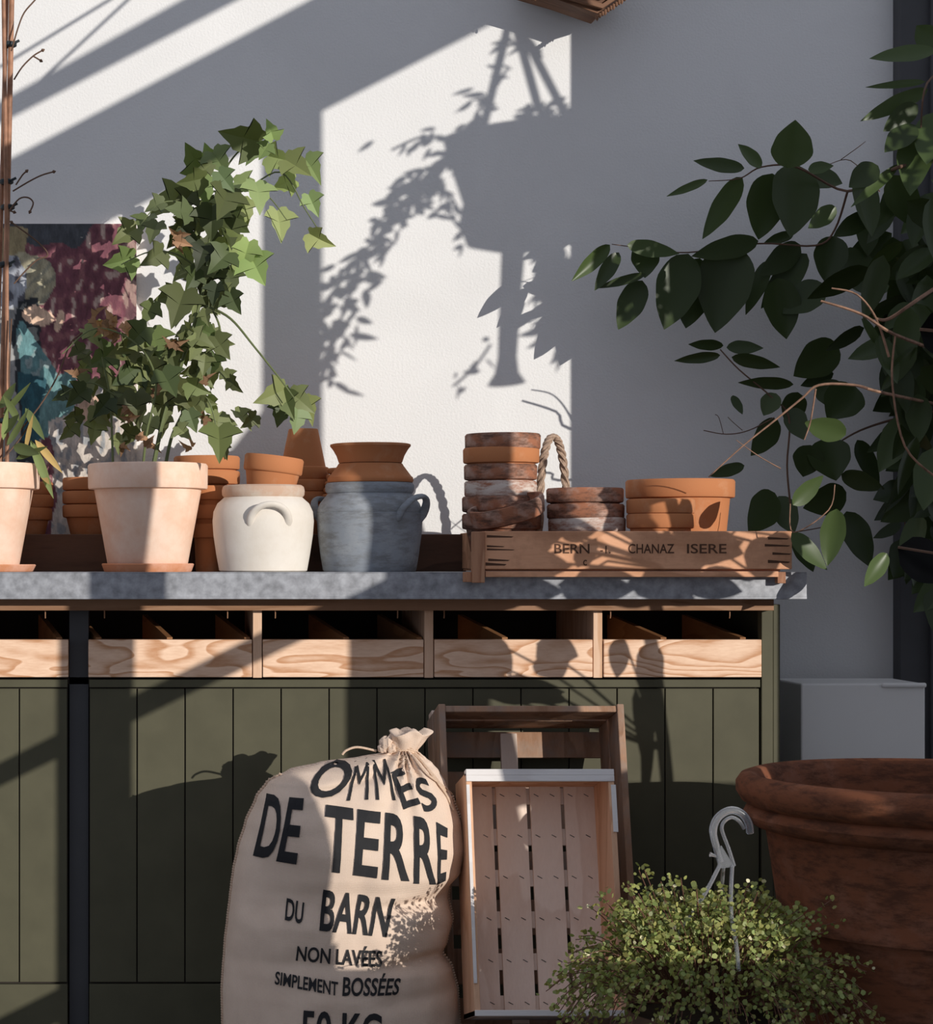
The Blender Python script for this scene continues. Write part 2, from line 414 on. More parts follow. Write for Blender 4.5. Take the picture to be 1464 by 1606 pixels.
# leaf makers -----------------------------------------------------
def leaf_frame(P0, P1, roll):
    d_ = (P1 - P0); L = d_.length; d_.normalize()
    view = Vector((0, -1, 0)); n = view - d_ * view.dot(d_)
    n = n.normalized() if n.length > .05 else d_.orthogonal().normalized()
    s_ = d_.cross(n); n2 = n * math.cos(roll) + s_ * math.sin(roll); s2 = d_.cross(n2)
    return d_, s2, n2, L
def leaf_oval(mb, P0, P1, w, roll=0, col=(1, 1, 1), fold=.25, curl=.12, nseg=8):
    d_, s_, n_, L = leaf_frame(P0, P1, roll)
    vs = []; fs = []
    for i in range(nseg + 1):
        t = i / nseg; ww = w * .5 * t ** .62 * (1 - t) ** .95 / .349 if 0 < t < 1 else 0.0004
        c = P0 + d_ * L * t - n_ * curl * L * (t * t - t) * -1.6 
        wav = 1 + .025 * math.sin(t * 17 + P0.x * 90)
        for k in (-1, -.5, 0, .5, 1):
            vs.append(c + s_ * ww * k * wav + n_ * abs(k) * ww * fold)
    for i in range(nseg):
        for k in range(4):
            a = i * 5 + k; fs.append((a, a + 1, a + 6, a + 5))
    mb.add(vs, fs, 0, col)
LOBE = [(0, 0), (.14, -.12), (.30, -.08), (.34, .06), (.48, .18), (.62, .40), (.44, .36), (.33, .42), (.32, .60), (.20, .70), (.11, .86), (0, 1.12)]
def leaf_lobed(mb, P0, P1, roll=0, col=(1, 1, 1), fold=.3, curl=.25, wid=1.0):
    d_, s_, n_, L = leaf_frame(P0, P1, roll)
    def q(x, y): return P0 + d_ * L * y * .95 + s_ * L * x * wid + n_ * L * (abs(x) * fold - curl * y * y)
    mid = [q(0, t) for t in (0, .2, .4, .6, .8, 1.02)]
    for sg in (1, -1):
        out = [q(sg * x, y) for x, y in LOBE[1:-1]]
        vs = mid + out; m = len(mid)
        # fan between midrib and outline
        links = [(0, 0), (0, 1), (0, 2), (1, 2), (1, 3), (1, 4), (2, 4), (2, 5), (2, 6), (3, 6), (3, 7), (4, 7), (4, 8), (4, 9), (5, 9)]
        fs = []
        for (a, b_), (c_, e) in zip(links, links[1:]):
            f = (a, m + b_, m + e) if a == c_ else (a, m + b_, c_)
            fs.append(f if sg > 0 else f[::-1])
        mb.add(vs, fs, 0, col)

# ---- tall lobed-leaf plant in the pale pot
S45 = 4.55 / F_PX
c0 = P(232, 0, 4.55); zb = CT + .0175
sauc = MB().lathe(saucer_prof(.100, .018), (c0.x, 4.55, CT))
tag(sauc.build('plant_saucer', M['terra_sauc'], origin=(c0.x, 4.55, CT)), 'orange clay saucer under the tall leafy green plant pot', 'saucer')
pl = thing('potted_plant', 'tall leafy green plant with lobed leaves in a pale terracotta pot', 'plant', (c0.x, 4.55, CT + .0075))
pot('pot', Vector((c0.x, 4.55, CT + .0075)), .130, .086, .225, .054, M['terra_pale'], '', parent=pl, rimt=.011)
MB().lathe([(0, 0), (.108, 0), (.106, -.01), (0, -.01)], (c0.x, 4.55, P(0, 745, 4.55).z)).build('soil', M['soil'], pl)
st = MB()
def stem(pts, r0, r1, Ys=None):
    q = smoothpath([P(x, y, Y) for x, y, Y in pts]); st.tube(q, lerpR(r0, r1, len(q)), 6)
stem([(235, 760, 4.55), (258, 650, 4.55), (285, 570, 4.55), (310, 490, 4.54), (325, 420, 4.54), (332, 340, 4.54), (345, 285, 4.53), (372, 240, 4.52), (420, 205, 4.5)], .005, .0015)
stem([(178, 760, 4.53), (176, 690, 4.53), (172, 620, 4.53), (160, 560, 4.5)], .003, .0015)
stem([(255, 760, 4.56), (268, 690, 4.57), (290, 640, 4.57), (320, 560, 4.56), (345, 520, 4.55), (330, 480, 4.54)], .004, .002)
stem([(222, 760, 4.52), (230, 680, 4.5), (245, 600, 4.48), (215, 540, 4.46), (150, 515, 4.45), (98, 555, 4.45)], .003, .0012)
stem([(325, 480, 4.54), (362, 500, 4.5), (400, 545, 4.47), (440, 595, 4.45), (462, 625, 4.45)], .003, .0015)
stem([(335, 300, 4.54), (380, 300, 4.5), (440, 270, 4.48), (480, 330, 4.47), (512, 380, 4.46)], .0025, .001)
stem([(320, 430, 4.54), (280, 400, 4.5), (235, 395, 4.48), (190, 415, 4.47)], .0025, .001)
stem([(330, 350, 4.54), (290, 320, 4.5), (250, 320, 4.48), (215, 360, 4.47)], .0025, .001)
stem([(262, 640, 4.55), (320, 620, 4.5), (342, 680, 4.48), (350, 700, 4.47)], .002, .001)
stem([(180, 620, 4.53), (140, 600, 4.5), (95, 620, 4.48)], .002, .001)
stem([(340, 290, 4.53), (410, 300, 4.5), (450, 345, 4.48)], .002, .001)
st.build('stems', M['stem_green'], pl)
lv = MB()
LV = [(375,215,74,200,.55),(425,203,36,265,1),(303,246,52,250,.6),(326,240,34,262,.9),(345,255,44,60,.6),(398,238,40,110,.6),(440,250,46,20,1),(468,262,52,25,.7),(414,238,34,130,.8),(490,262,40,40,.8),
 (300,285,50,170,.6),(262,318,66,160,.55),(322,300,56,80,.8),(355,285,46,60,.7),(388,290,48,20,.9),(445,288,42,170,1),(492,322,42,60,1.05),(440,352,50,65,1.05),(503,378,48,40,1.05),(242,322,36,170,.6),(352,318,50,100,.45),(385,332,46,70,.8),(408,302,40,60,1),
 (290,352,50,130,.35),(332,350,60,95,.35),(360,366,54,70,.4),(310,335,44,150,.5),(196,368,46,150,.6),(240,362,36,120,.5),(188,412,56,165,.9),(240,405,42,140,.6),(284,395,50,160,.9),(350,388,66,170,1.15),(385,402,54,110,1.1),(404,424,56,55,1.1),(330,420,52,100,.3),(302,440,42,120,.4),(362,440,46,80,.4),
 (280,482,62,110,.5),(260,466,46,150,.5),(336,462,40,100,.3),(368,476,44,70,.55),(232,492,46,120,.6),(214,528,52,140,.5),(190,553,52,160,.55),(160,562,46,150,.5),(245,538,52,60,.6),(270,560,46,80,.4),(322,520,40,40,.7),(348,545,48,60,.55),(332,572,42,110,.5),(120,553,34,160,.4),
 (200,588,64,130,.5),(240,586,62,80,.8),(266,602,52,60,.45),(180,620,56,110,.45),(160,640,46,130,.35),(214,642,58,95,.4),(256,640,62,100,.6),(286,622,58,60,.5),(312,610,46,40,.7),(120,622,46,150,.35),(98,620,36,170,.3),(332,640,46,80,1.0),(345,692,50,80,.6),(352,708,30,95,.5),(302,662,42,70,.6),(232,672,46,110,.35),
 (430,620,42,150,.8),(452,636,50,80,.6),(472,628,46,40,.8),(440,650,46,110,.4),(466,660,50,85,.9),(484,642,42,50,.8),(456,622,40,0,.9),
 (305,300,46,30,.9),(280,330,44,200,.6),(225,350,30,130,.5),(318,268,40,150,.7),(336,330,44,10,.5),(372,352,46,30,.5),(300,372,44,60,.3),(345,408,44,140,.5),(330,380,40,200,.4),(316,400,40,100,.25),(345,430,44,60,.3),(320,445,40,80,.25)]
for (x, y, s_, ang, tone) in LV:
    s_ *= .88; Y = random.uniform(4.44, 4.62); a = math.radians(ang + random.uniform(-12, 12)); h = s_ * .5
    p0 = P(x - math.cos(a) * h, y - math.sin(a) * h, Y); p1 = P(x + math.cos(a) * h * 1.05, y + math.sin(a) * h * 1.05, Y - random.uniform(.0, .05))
    k = tone ** 1.45 * random.uniform(.85, 1.1)  # tone puts light into the tint: sunlit leaves paler, inner ones darker
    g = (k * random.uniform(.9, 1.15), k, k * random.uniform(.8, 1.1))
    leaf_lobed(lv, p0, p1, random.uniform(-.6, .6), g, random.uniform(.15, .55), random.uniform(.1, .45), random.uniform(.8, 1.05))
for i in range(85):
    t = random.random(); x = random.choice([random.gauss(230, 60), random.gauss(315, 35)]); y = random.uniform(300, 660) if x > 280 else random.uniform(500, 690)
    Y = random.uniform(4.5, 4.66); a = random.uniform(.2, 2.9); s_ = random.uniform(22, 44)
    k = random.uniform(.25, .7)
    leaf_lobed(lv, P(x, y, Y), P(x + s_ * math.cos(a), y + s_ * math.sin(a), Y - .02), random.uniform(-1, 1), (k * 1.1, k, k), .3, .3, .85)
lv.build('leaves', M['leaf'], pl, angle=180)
dl = MB()
for (x, y) in [(280,368),(275,378),(150,498),(165,503),(180,506),(195,508),(205,512),(160,510),(270,535),(285,540),(265,545),(200,640),(205,655),(215,690),(230,700),(320,655),(325,600),(250,615),(185,525),(170,520),(300,700),(190,700),(120,590)]:
    for k in range(2):
        Y = random.uniform(4.44, 4.56); a = random.uniform(0, 6.3); s_ = random.uniform(12, 26); q = random.uniform(.6, 1.5)
        leaf_lobed(dl, P(x, y, Y), P(x + s_ * math.cos(a), y + s_ * math.sin(a), Y - .01), random.uniform(-1, 1), (q, q, q), .6, .5, .7)
dl.build('dry_leaves', M['dry'], pl, angle=180)

# ---- plant with canes at the left edge
c1 = P(-32, 0, 4.55)
tag(MB().lathe(saucer_prof(.122, .016), (c1.x, 4.55, CT)).build('plant_saucer', M['terra_sauc'], origin=(c1.x, 4.55, CT)), 'orange clay saucer under the pot with the tied canes at left edge', 'saucer')
pc = thing('caned_plant', 'dry climber tied to tall canes in a pale pot at the left edge', 'plant', (c1.x, 4.55, CT + .0075))
pot('pot', Vector((c1.x, 4.55, CT + .0075)), .130, .086, .225, .054, M['terra_pale'], '', parent=pc, rimt=.011)
MB().lathe([(0, 0), (.108, 0), (.106, -.01), (0, -.01)], (c1.x, 4.55, P(0, 745, 4.55).z)).build('soil', M['soil'], pc)
for (x0, x1, dy, r) in ((5, 17, 0, .0060), (-6, 9, .015, .0050), (17, 3, -.014, .0045)):
    q = smoothpath([P(x0 - 6, 760, 4.53 + dy), P((x0 + x1) / 2, 350, 4.53 + dy), P(x1 + 2, -40, 4.53 + dy)])
    MB().tube(q, r, 8).build('cane', M['cane'], pc)
for pts in ([(18,80),(28,45),(38,20),(55,0),(70,-20)],[(22,125),(35,105),(52,88),(65,80)],[(52,88),(62,94)],[(20,300),(45,285),(65,275),(82,270)],[(25,290),(35,275),(40,270)],[(15,330),(30,312),(44,310),(52,318),(48,330)],[(14,330),(20,332)],[(22,445),(40,425),(58,408),(75,400),(60,380),(20,350)],[(10,700),(60,640),(90,590),(110,540),(125,525)],[(5,720),(30,690),(50,660)],[(18,500),(14,600),(20,640)]):
    tw = MB(); q = smoothpath([P(x, y, 4.5) for x, y in pts], 4); tw.tube(q, .0018, 5); tw.tube([q[-1], q[-1] + (q[-1] - q[-2]).normalized() * .003, q[-1] + (q[-1] - q[-2]).normalized() * .008], [.0018, .0042, .001], 7)
    tw.build('twig', M['twig'], pc)
for y, x in ((70, 15), (285, 10), (325, 12), (415, 8), (660, 8)):
    c = P(x, y, 4.53); ti = MB(); ti.lathe([(.010, -.006), (.0155, -.003), (.0155, .003), (.010, .006)], c, 12)
    ti.tube([c + Vector((.01, -.012, 0)), c + Vector((.022, -.012, .006))], .003, 5)
    ti.build('tie', M['tie'], pc)
gl = MB()
for (a, b_, w_, k, gr) in (((55,690),(98,742),12,1.2,0),((48,690),(84,782),15,.8,1),((40,640),(70,690),14,.5,1),((10,700),(45,640),12,.6,1),((5,650),(48,600),10,.5,1),((0,640),(25,600),16,.5,1),((20,700),(62,712),18,.4,1),((5,690),(12,640),10,1.0,1),((60,735),(78,760),10,.8,0),((30,660),(5,620),12,.5,1),((25,720),(75,700),10,.4,1),((2,680),(30,650),16,.35,1),((40,705),(52,650),8,.9,0)):
    cc = (k * 1.0, k, k * .9) if gr else (k * 2.0, k * 1.1, k * 1.0)
    leaf_oval(gl, P(*a, 4.5), P(*b_, 4.46), w_ * S45, random.uniform(-.6, .6), cc)
gl.build('leaves', M['leaf'], pc, angle=180)

# ---- painting leaning on the wall
def paint_col(x, y):
    n = noise.noise(Vector((x * .02, y * .02, 3))) ; n2 = noise.noise(Vector((x * .09, y * .05, 8)))
    xx, yy = x + n * 14, y + n * 14
    c = (.17, .055, .075) if n2 < .1 else (.23, .09, .10)
    if n2 > .38: c = (.42, .30, .26)
    if xx > 196: c = (.34, .22, .19) if n2 > -.05 else (.16, .07, .08)
    if yy < 384 and xx < 150 - (yy - 350) * 1.2: c = (.06, .065, .075)  # dark triangle paints the sloping beam's shadow into the canvas
    if xx < 45 and 360 < yy < 410: c = (.30, .24, .13)
    if ((xx - 55) / 32) ** 2 + ((yy - 440) / 40) ** 2 < 1: c = (.40, .36, .24) if (int((xx + yy) / 9) % 3) else (.28, .27, .2)
    if xx < 38 and 410 < yy < 480: c = (.36, .38, .42) if n2 > -.2 else (.12, .12, .14)
    if xx < 26 and yy > 480: c = (.33, .33, .32)
    if 26 < xx < 62 and 470 < yy < 760: c = (.025, .03, .035)
    if ((xx - 58) / 22) ** 2 + ((yy - 495) / 14) ** 2 < 1 or ((xx - 92) / 9) ** 2 + ((yy - 503) / 20) ** 2 < 1: c = (.72, .50, .36)
    if yy > 508 and 34 < xx < 40 + (yy - 508) * .62 and yy < 590: c = (.12, .25, .26) if n2 > -.2 else (.3, .4, .4)
    if yy >= 585 and xx < 128 - (yy - 585) * .25 and yy < 690 and xx > 30: c = (.025, .095, .12) if xx < 66 else (.14, .27, .27)
    if yy > 600 and xx > 84 and xx > 150 - (yy - 600) * .9: c = (.56, .50, .44) if n2 > -.15 else (.36, .37, .38)
    if yy > 620 and 122 < xx < 165 and yy < 665: c = (.62, .42, .31)
    return tuple(max(.004, v * (1 + .35 * n2)) for v in c)
pm = MB(); nx, ny = 120, 190; xa, xb, ya, yb = -60, 214, 351, 893
vs = []; cs = []
for j in range(ny + 1):
    for i in range(nx + 1):
        x = xa + (xb - xa) * i / nx; y = ya + (yb - ya) * j / ny
        Y = 4.972 - .012 * j / ny; vs.append(P(x, y, Y)); cs.append(paint_col(x, y))
fs = [(j * (nx + 1) + i, (j + 1) * (nx + 1) + i, (j + 1) * (nx + 1) + i + 1, j * (nx + 1) + i + 1) for j in range(ny) for i in range(nx)]
pm.v = vs; pm.f = fs; pm.m = [0] * len(fs); pm.c = cs
pr = pm.build('painting', M['paint'], smooth=False); pr['label'] = 'unframed abstract painting in burgundy and teal leaning on wall behind the plants'; pr['category'] = 'painting'
q0, q1 = P(xa, ya, 4.973), P(xb, yb, 4.973)
MB().box((q0.x, 4.974, CT + .001), (q1.x, 4.996, q0.z)).build('stretcher', M['crate'], pr, smooth=False, origin=(0, 0, 0))

# ---- terracotta pots of the back row, standing on the plank
def flip(): return Matrix.Rotation(PI, 4, 'X')
def stack(px, Y, z0, n, rt, rimh, mats, labels, group, step=None, h=None, jitter=.002):
    step = step or rimh + .002; h = h or rt * 1.3
    for i in range(n):
        x = (px - CX) * Y / F_PX + random.uniform(-jitter, jitter)
        pot('terracotta_pot', Vector((x, Y + random.uniform(-jitter, jitter), z0 + i * step)), rt * random.uniform(.985, 1.01), rt * .70, h, rimh,
            mats[i % len(mats)], labels[i], 'pot', group, rimt=.006)
ORD = ['bottom', 'second from bottom', 'third from bottom', 'fourth from bottom', 'fifth from bottom', 'topmost']
s = 4.78 / F_PX
stack(138, 4.80, RZ, 3, .060, .028, [M['terra']], ['shaded terracotta pot, %s of the nested stack hidden behind the tall leafy plant pot' % k for k in ('bottom', 'middle', 'top')], 'back row nested pots', .031, .068)
stack(46, 4.80, RZ, 3, .054, .028, [M['terra']], ['shaded terracotta pot, %s of the nested stack right of the pot with canes' % k for k in ('bottom', 'middle', 'top')], 'back row nested pots', .029, .062)
stack(325, 4.83, RZ, 3, .077, .030, [M['terra']], ['wide terracotta pot, %s of the nested stack behind the cream crock' % k for k in ('bottom', 'middle', 'top')], 'back row nested pots', .034, .112)
stack(326, 4.645, CT, 3, .038, .030, [M['terra']], ['small terracotta pot, %s of the stack between leafy plant pot and cream crock' % k for k in ('bottom', 'middle', 'top')], 'back row nested pots', .042, .105)
stack(478, 4.80, RZ, 3, .064, .026, [M['terra']], ['terracotta pot, %s of the nested stack under the upside down pot' % k for k in ('bottom', 'middle', 'top')], 'back row nested pots', .0275, .070)
z_inv = P(0, 673, 4.80).z
tfm = flip()
pot('terracotta_pot', Vector(((476 - CX) * 4.80 / F_PX, 4.80, z_inv)), .059, .034, z_inv - (RZ + .125), .028, M['terra'], 'upside down terracotta pot on the stack between cream and grey crocks', 'pot', None, tf=tfm, rimt=.005)
for i in range(5):
    x = (543 + i * 2 - CX) * 4.72 / F_PX
    pot('terracotta_pot', Vector((x, 4.74, RZ + .0145 * i + .003)), .052, .04, .088, .012, M['terra'],
        'thin rimmed terracotta pot, %s of the stack behind the grey crock' % ('lowest', 'second from below', 'middle', 'second from top', 'top')[i], 'pot', 'back row nested pots', rimt=.006)

# ---- cream crock with the tilted pot in its mouth
def crock(name, px, Y, prof, mat, label):
    x = (px - CX) * Y / F_PX
    t = thing(name, label, 'crock', (x, Y, CT))
    MB().lathe(prof, (x, Y, CT), 72, wob=.006).build('body', mat, t)
    return t, x
k = 4.53 / F_PX
def rz(pairs): return [(r * k, (897 - y) * k) for r, y in pairs]
t, x1 = crock('stoneware_crock', 413, 4.53, [(0, 0)] + rz([(66, 897), (69, 895), (73.5, 870), (78, 840), (79.5, 818), (78, 803), (72, 790), (64, 783), (61, 780), (61, 778)]) + rz([(56, 778), (58, 790), (72, 818), (66, 888)]) + [(0, .012)], M['cream'], 'round bellied cream stoneware crock with a lug handle, left of the grey crock')
MB().lathe(rz([(56, 781), (62, 780), (64.5, 777), (65, 770), (63.5, 764), (60, 761.5), (56, 762), (54, 768), (55, 780), (56, 781)]), (x1, 4.53, CT), 72).build('rim', M['cream_rim'], t)
def lug(parent, x, Y, ang, R, zc, wid, hgt, thick, mat, out=.022):
    pts = []
    for i in range(17):
        q = PI * i / 16; a = ang + math.cos(q) * wid / R
        rr = R + out * (math.sin(q) ** .7) - .004
        pts.append(Vector((x + rr * math.sin(a), Y - rr * math.cos(a), zc + hgt * math.sin(q))))
    rads = [thick * (1.25 - .35 * math.sin(PI * i / 16)) for i in range(17)]
    MB().tube(pts, rads, 12, flat=.75).build('handle', mat, parent)
lug(t, x1, 4.53, .08, 76 * k, CT + (824 - 0) * 0 + (897 - 824) * k, .040, .042, .0085, M['cream'], .020)
lug(t, x1, 4.53, PI + .08, 76 * k, CT + (897 - 824) * k, .040, .042, .0085, M['cream'], .020)
pot('terracotta_pot', P(421, 797, 4.535), .064, .044, .112, .034, M['terra'], 'orange terracotta pot tilted in the mouth of the cream crock', 'pot', None, tf=Matrix.Rotation(math.radians(7), 4, 'Y'), rimt=.003)

# ---- grey crock with two clay bowls on top
t, x2 = crock('stoneware_crock', 580, 4.55, [(0, 0)] + [(r * S45, (897 - y) * S45) for r, y in ((71, 897), (73, 894), (77, 870), (81, 840), (82.5, 815), (82.5, 806), (81.5, 805), (82.3, 803), (82, 800), (78, 790), (70, 780), (66, 775), (66, 773), (60, 773), (62, 782), (76, 806), (68, 888))] + [(0, .012)], M['grey_stone'], 'grey salt glazed stoneware crock with ear handles and clay bowls on top')
MB().lathe([(r * S45, (897 - y) * S45) for r, y in ((61, 775), (67, 774), (69.5, 770), (69.5, 762), (67, 758), (62, 757.5), (60, 762), (61, 775))], (x2, 4.55, CT), 72).build('rim', M['grey_stone'], t)
lug(t, x2, 4.55, .86, 81 * S45, CT + (897 - 814) * S45, .043, .046, .0085, M['grey_stone'], .026)
lug(t, x2, 4.55, .86 + PI, 81 * S45, CT + (897 - 814) * S45, .043, .046, .0085, M['grey_stone'], .026)
zc = CT + (897 - 757.3) * S45
def bowl(z, prof, label):
    m = MB().lathe([(r * S45, (757 - y) * S45) for r, y in prof], (x2 + .002, 4.55, z), 64, wob=.01)
    return tag(m.build('clay_bowl', M['terra'], origin=(x2, 4.55, z)), label, 'bowl')
bowl(zc, [(58, 757), (66, 757), (67.5, 754), (66.5, 749), (64, 747), (58, 739), (52, 731), (50, 727.5), (0, 727), (0, 731), (47, 732), (58, 750), (58, 757)], 'upside down terracotta bowl on the grey crock, lower of the two')
bowl(zc + (757 - 726.5) * S45, [(0, 757), (49, 757), (50, 755), (53, 746), (58, 737), (61, 733), (63, 731), (63, 728), (60, 727), (56, 732), (46, 752), (0, 753)], 'wide terracotta bowl at the top above the grey crock')

# ---- long wooden box on the worktop
YB = 4.37; kb = YB / F_PX
bx0, bx1 = P(745, 0, YB).x, P(1243, 0, YB).x; bz0, bz1 = CT + .002, P(0, 833, YB).z
box_ = thing('wooden_box', 'long shallow weathered wooden box with faded lettering, full of clay pots', 'box', ((bx0 + bx1) / 2, 4.55, CT))
MB().box((bx0 + .02, YB, bz0 + .004), (bx1, YB + .014, bz1)).build('front_board', M['old_wood'], box_, smooth=False, bevel=.002)
MB().box((bx0 + .02, YB + .34, bz0 + .004), (bx1, YB + .354, bz1)).build('back_board', M['old_wood'], box_, smooth=False, bevel=.002)
for xx in (bx0, bx1 - .016):
    MB().box((xx + (.02 if xx == bx0 else 0), YB + .014, bz0 + .004), (xx + .016 + (.006 if xx == bx0 else 0), YB + .34, bz1)).build('end_board', M['old_wood'], box_, smooth=False, bevel=.002)
MB().box((bx0 + .022, YB + .03, bz0), (bx1 - .016, YB + .34, bz0 + .01)).build('floor_board', M['old_wood'], box_, smooth=False)
MB().box((P(762, 0, YB).x, YB + .002, P(0, 905, YB).z), (P(1222, 0, YB).x, YB + .022, P(0, 896, YB).z)).build('bottom_strip', M['old_wood'], box_, smooth=False, bevel=.001)
b = MB().box((P(741, 0, YB).x, YB - .008, P(0, 914, YB).z), (P(760, 0, YB).x, YB + .016, bz1 - .001)).box((P(728, 0, YB).x, YB + .008, P(0, 913, YB).z), (P(741, 0, YB).x, YB + .02, P(0, 897, YB).z))
b.build('corner_post', M['old_wood_y'], box_, smooth=False, bevel=.0015)
MB().box((P(1221, 0, YB).x, YB + .004, P(0, 915, YB).z), (P(1234, 0, YB).x, YB + .024, P(0, 897, YB).z)).build('foot', M['old_wood_y'], box_, smooth=False, bevel=.001)
for marks in (((764, 806, 839, 4), (764, 792, 855, 3), (764, 808, 860, 3), (766, 800, 876, 4), (762, 795, 882, 5)), ((1205, 1238, 842, 4), (1200, 1240, 853, 4), (1212, 1242, 866, 4), (1205, 1240, 878, 5))):
    jt = MB()
    for (a, b_, y, hh) in marks:
        p, q = P(a, y, YB - .0006), P(b_, y + hh, YB - .0006)
        jt.add([(p.x, p.y, p.z), (q.x, q.y, (p.z + q.z) / 2 - .0005), (q.x - .004, q.y, q.z), (p.x, p.y, q.z)], [(0, 3, 2, 1)])
    jt.build('joint_stain', M['ink_faded'], box_, smooth=False)

# text -------------------------------------------------------------
def text_mesh(word, offset=.0):
    cu = bpy.data.curves.new('lettering', 'FONT'); cu.body = word; cu.offset = offset; cu.resolution_u = 4; cu.fill_mode = 'FRONT'
    o = bpy.data.objects.new('lettering', cu); COL.objects.link(o)
    bpy.context.view_layer.update()
    me = bpy.data.meshes.new_from_object(o.evaluated_get(bpy.context.evaluated_depsgraph_get()))
    bm = bmesh.new(); bm.from_mesh(me)
    bpy.data.objects.remove(o); bpy.data.meshes.remove(me); bpy.data.curves.remove(cu)
    return bm
def place_text(mb, word, quad, fn, cuts=2, offset=.0, mi=0):
    """fill the four-cornered area quad (TL, TR, BR, BL) with the word; fn turns (x, y) into a point"""
    bm = text_mesh(word, offset)
    bmesh.ops.triangulate(bm, faces=bm.faces[:])
    for _ in range(cuts):
        ed = [e for e in bm.edges if e.calc_length() > .12]
        if ed: bmesh.ops.subdivide_edges(bm, edges=ed, cuts=1)
        bmesh.ops.triangulate(bm, faces=bm.faces[:])
    xs = [v.co.x for v in bm.verts]; ys = [v.co.y for v in bm.verts]
    x0, x1_, y0, y1_ = min(xs), max(xs), min(ys), max(ys)
    bm.verts.index_update(); vs = []
    for v in bm.verts:
        u = (v.co.x - x0) / (x1_ - x0); w = (v.co.y - y0) / (y1_ - y0)
        tl, tr, br, bl = quad
        x = (bl[0] * (1 - u) + br[0] * u) * (1 - w) + (tl[0] * (1 - u) + tr[0] * u) * w
        y = (bl[1] * (1 - u) + br[1] * u) * (1 - w) + (tl[1] * (1 - u) + tr[1] * u) * w
        vs.append(fn(x, y))
    mb.add(vs, [tuple(v.index for v in f.verts) for f in bm.faces], mi); bm.free()
def rect(x0, y0, x1, y1): return ((x0, y0), (x1, y0), (x1, y1), (x0, y1))
for w_, q_ in (('BERN', rect(870, 853, 925, 868)), ('-1.', rect(942, 856, 958, 868)), ('CHANAZ', rect(986, 853, 1058, 868)), ('ISERE', rect(1078, 853, 1140, 868)), ('c', rect(915, 878, 921, 887))):
    tb = MB(); place_text(tb, w_, q_, lambda x, y: P(x, y, YB - .0008), 0, .01); tb.build('lettering', M['ink_faded'], box_, smooth=False)

# pots in the box
BZ = bz0 + .011
def pz(py, Y): return 1 + (HY - py) * Y / F_PX
st_m = [M['terra_old'], M['terra_old'], M['terra_white'], M['terra_old'], M['terra'], M['terra_old']]
tops = (806, 779, 755, 729, 703, 681); rads = (61.5, 60.5, 56.5, 57, 59.5, 59); cxs = (787, 786, 785.5, 785.5, 786.5, 789)
lab = ['darkest terracotta pot at the bottom of the tall stack in the wooden box', 'worn terracotta pot just below the whitish one in the tall stack', 'whitish limed terracotta pot in the tall stack in the wooden box', 'worn terracotta pot just above the whitish one in the tall stack', 'clean orange terracotta pot second from top of the tall stack', 'worn terracotta pot at the top of the tall stack in the wooden box']
for i in range(6):
    Y = 4.56; kk = Y / F_PX; h = min(.115, pz(tops[i], Y) - BZ - .001 * i)
    pot('terracotta_pot', Vector(((cxs[i] - CX) * kk, Y, pz(tops[i], Y) - h)), rads[i] * kk, rads[i] * kk * .72, h, 23.5 * kk, st_m[i], lab[i], 'pot', 'tall stack of pots in the box', rimt=.0065)
Y = 4.455; c = P(796, 801, Y)
tfm = Matrix.Rotation(math.radians(-15), 4, 'Y') @ Matrix.Rotation(math.radians(8), 4, 'X')
m = MB().lathe([(0, -.02), (.072, -.02), (.077, -.017), (.083, .012), (.081, .019), (.074, .019), (.070, -.010), (0, -.012)], c, tf=tfm, wob=.02)
tag(m.build('clay_dish', M['terra_old'], origin=c), 'dark worn clay dish tilted in front of the tall pot stack', 'dish')
for i, (tp, cc, mm, l_) in enumerate(((812, 921, M['terra_white'], 'pale worn terracotta pot lowest of the short stack in middle of box'), (791, 919, M['terra_old'], 'brown worn terracotta pot middle of the short stack in the wooden box'), (766, 918, M['terra_old'], 'worn terracotta pot with white scuffs on top of the short stack'))):
    Y = 4.52; kk = Y / F_PX; h = min(.1, pz(tp, Y) - BZ)
    pot('terracotta_pot', Vector(((cc - CX) * kk, Y, pz(tp, Y) - h)), 60 * kk, 44 * kk, h, 22 * kk, mm, l_, 'pot', 'short stack of pots in the box', rimt=.006)
Y = 4.62; kk = Y / F_PX
pot('terracotta_pot', Vector(((1067 - CX) * kk, Y, BZ)), 84 * kk, 66 * kk, pz(753, Y) - BZ, 28 * kk, M['terra'], 'largest orange terracotta pot at the right end of the wooden box', 'pot', None, rimt=.008)
for tp, l_ in ((806, 'low terracotta pot below its twin, in front of the largest pot'), (783, 'low terracotta pot above its twin, in front of the largest pot')):
    Y = 4.455; kk = Y / F_PX
    pot('terracotta_pot', Vector(((1037 - CX) * kk, Y, BZ if tp == 806 else pz(tp, Y) - .055)), 53 * kk, 44 * kk, pz(tp, Y) - BZ if tp == 806 else .055, 22 * kk, M['terra'], l_, 'pot', None, rimt=.005)

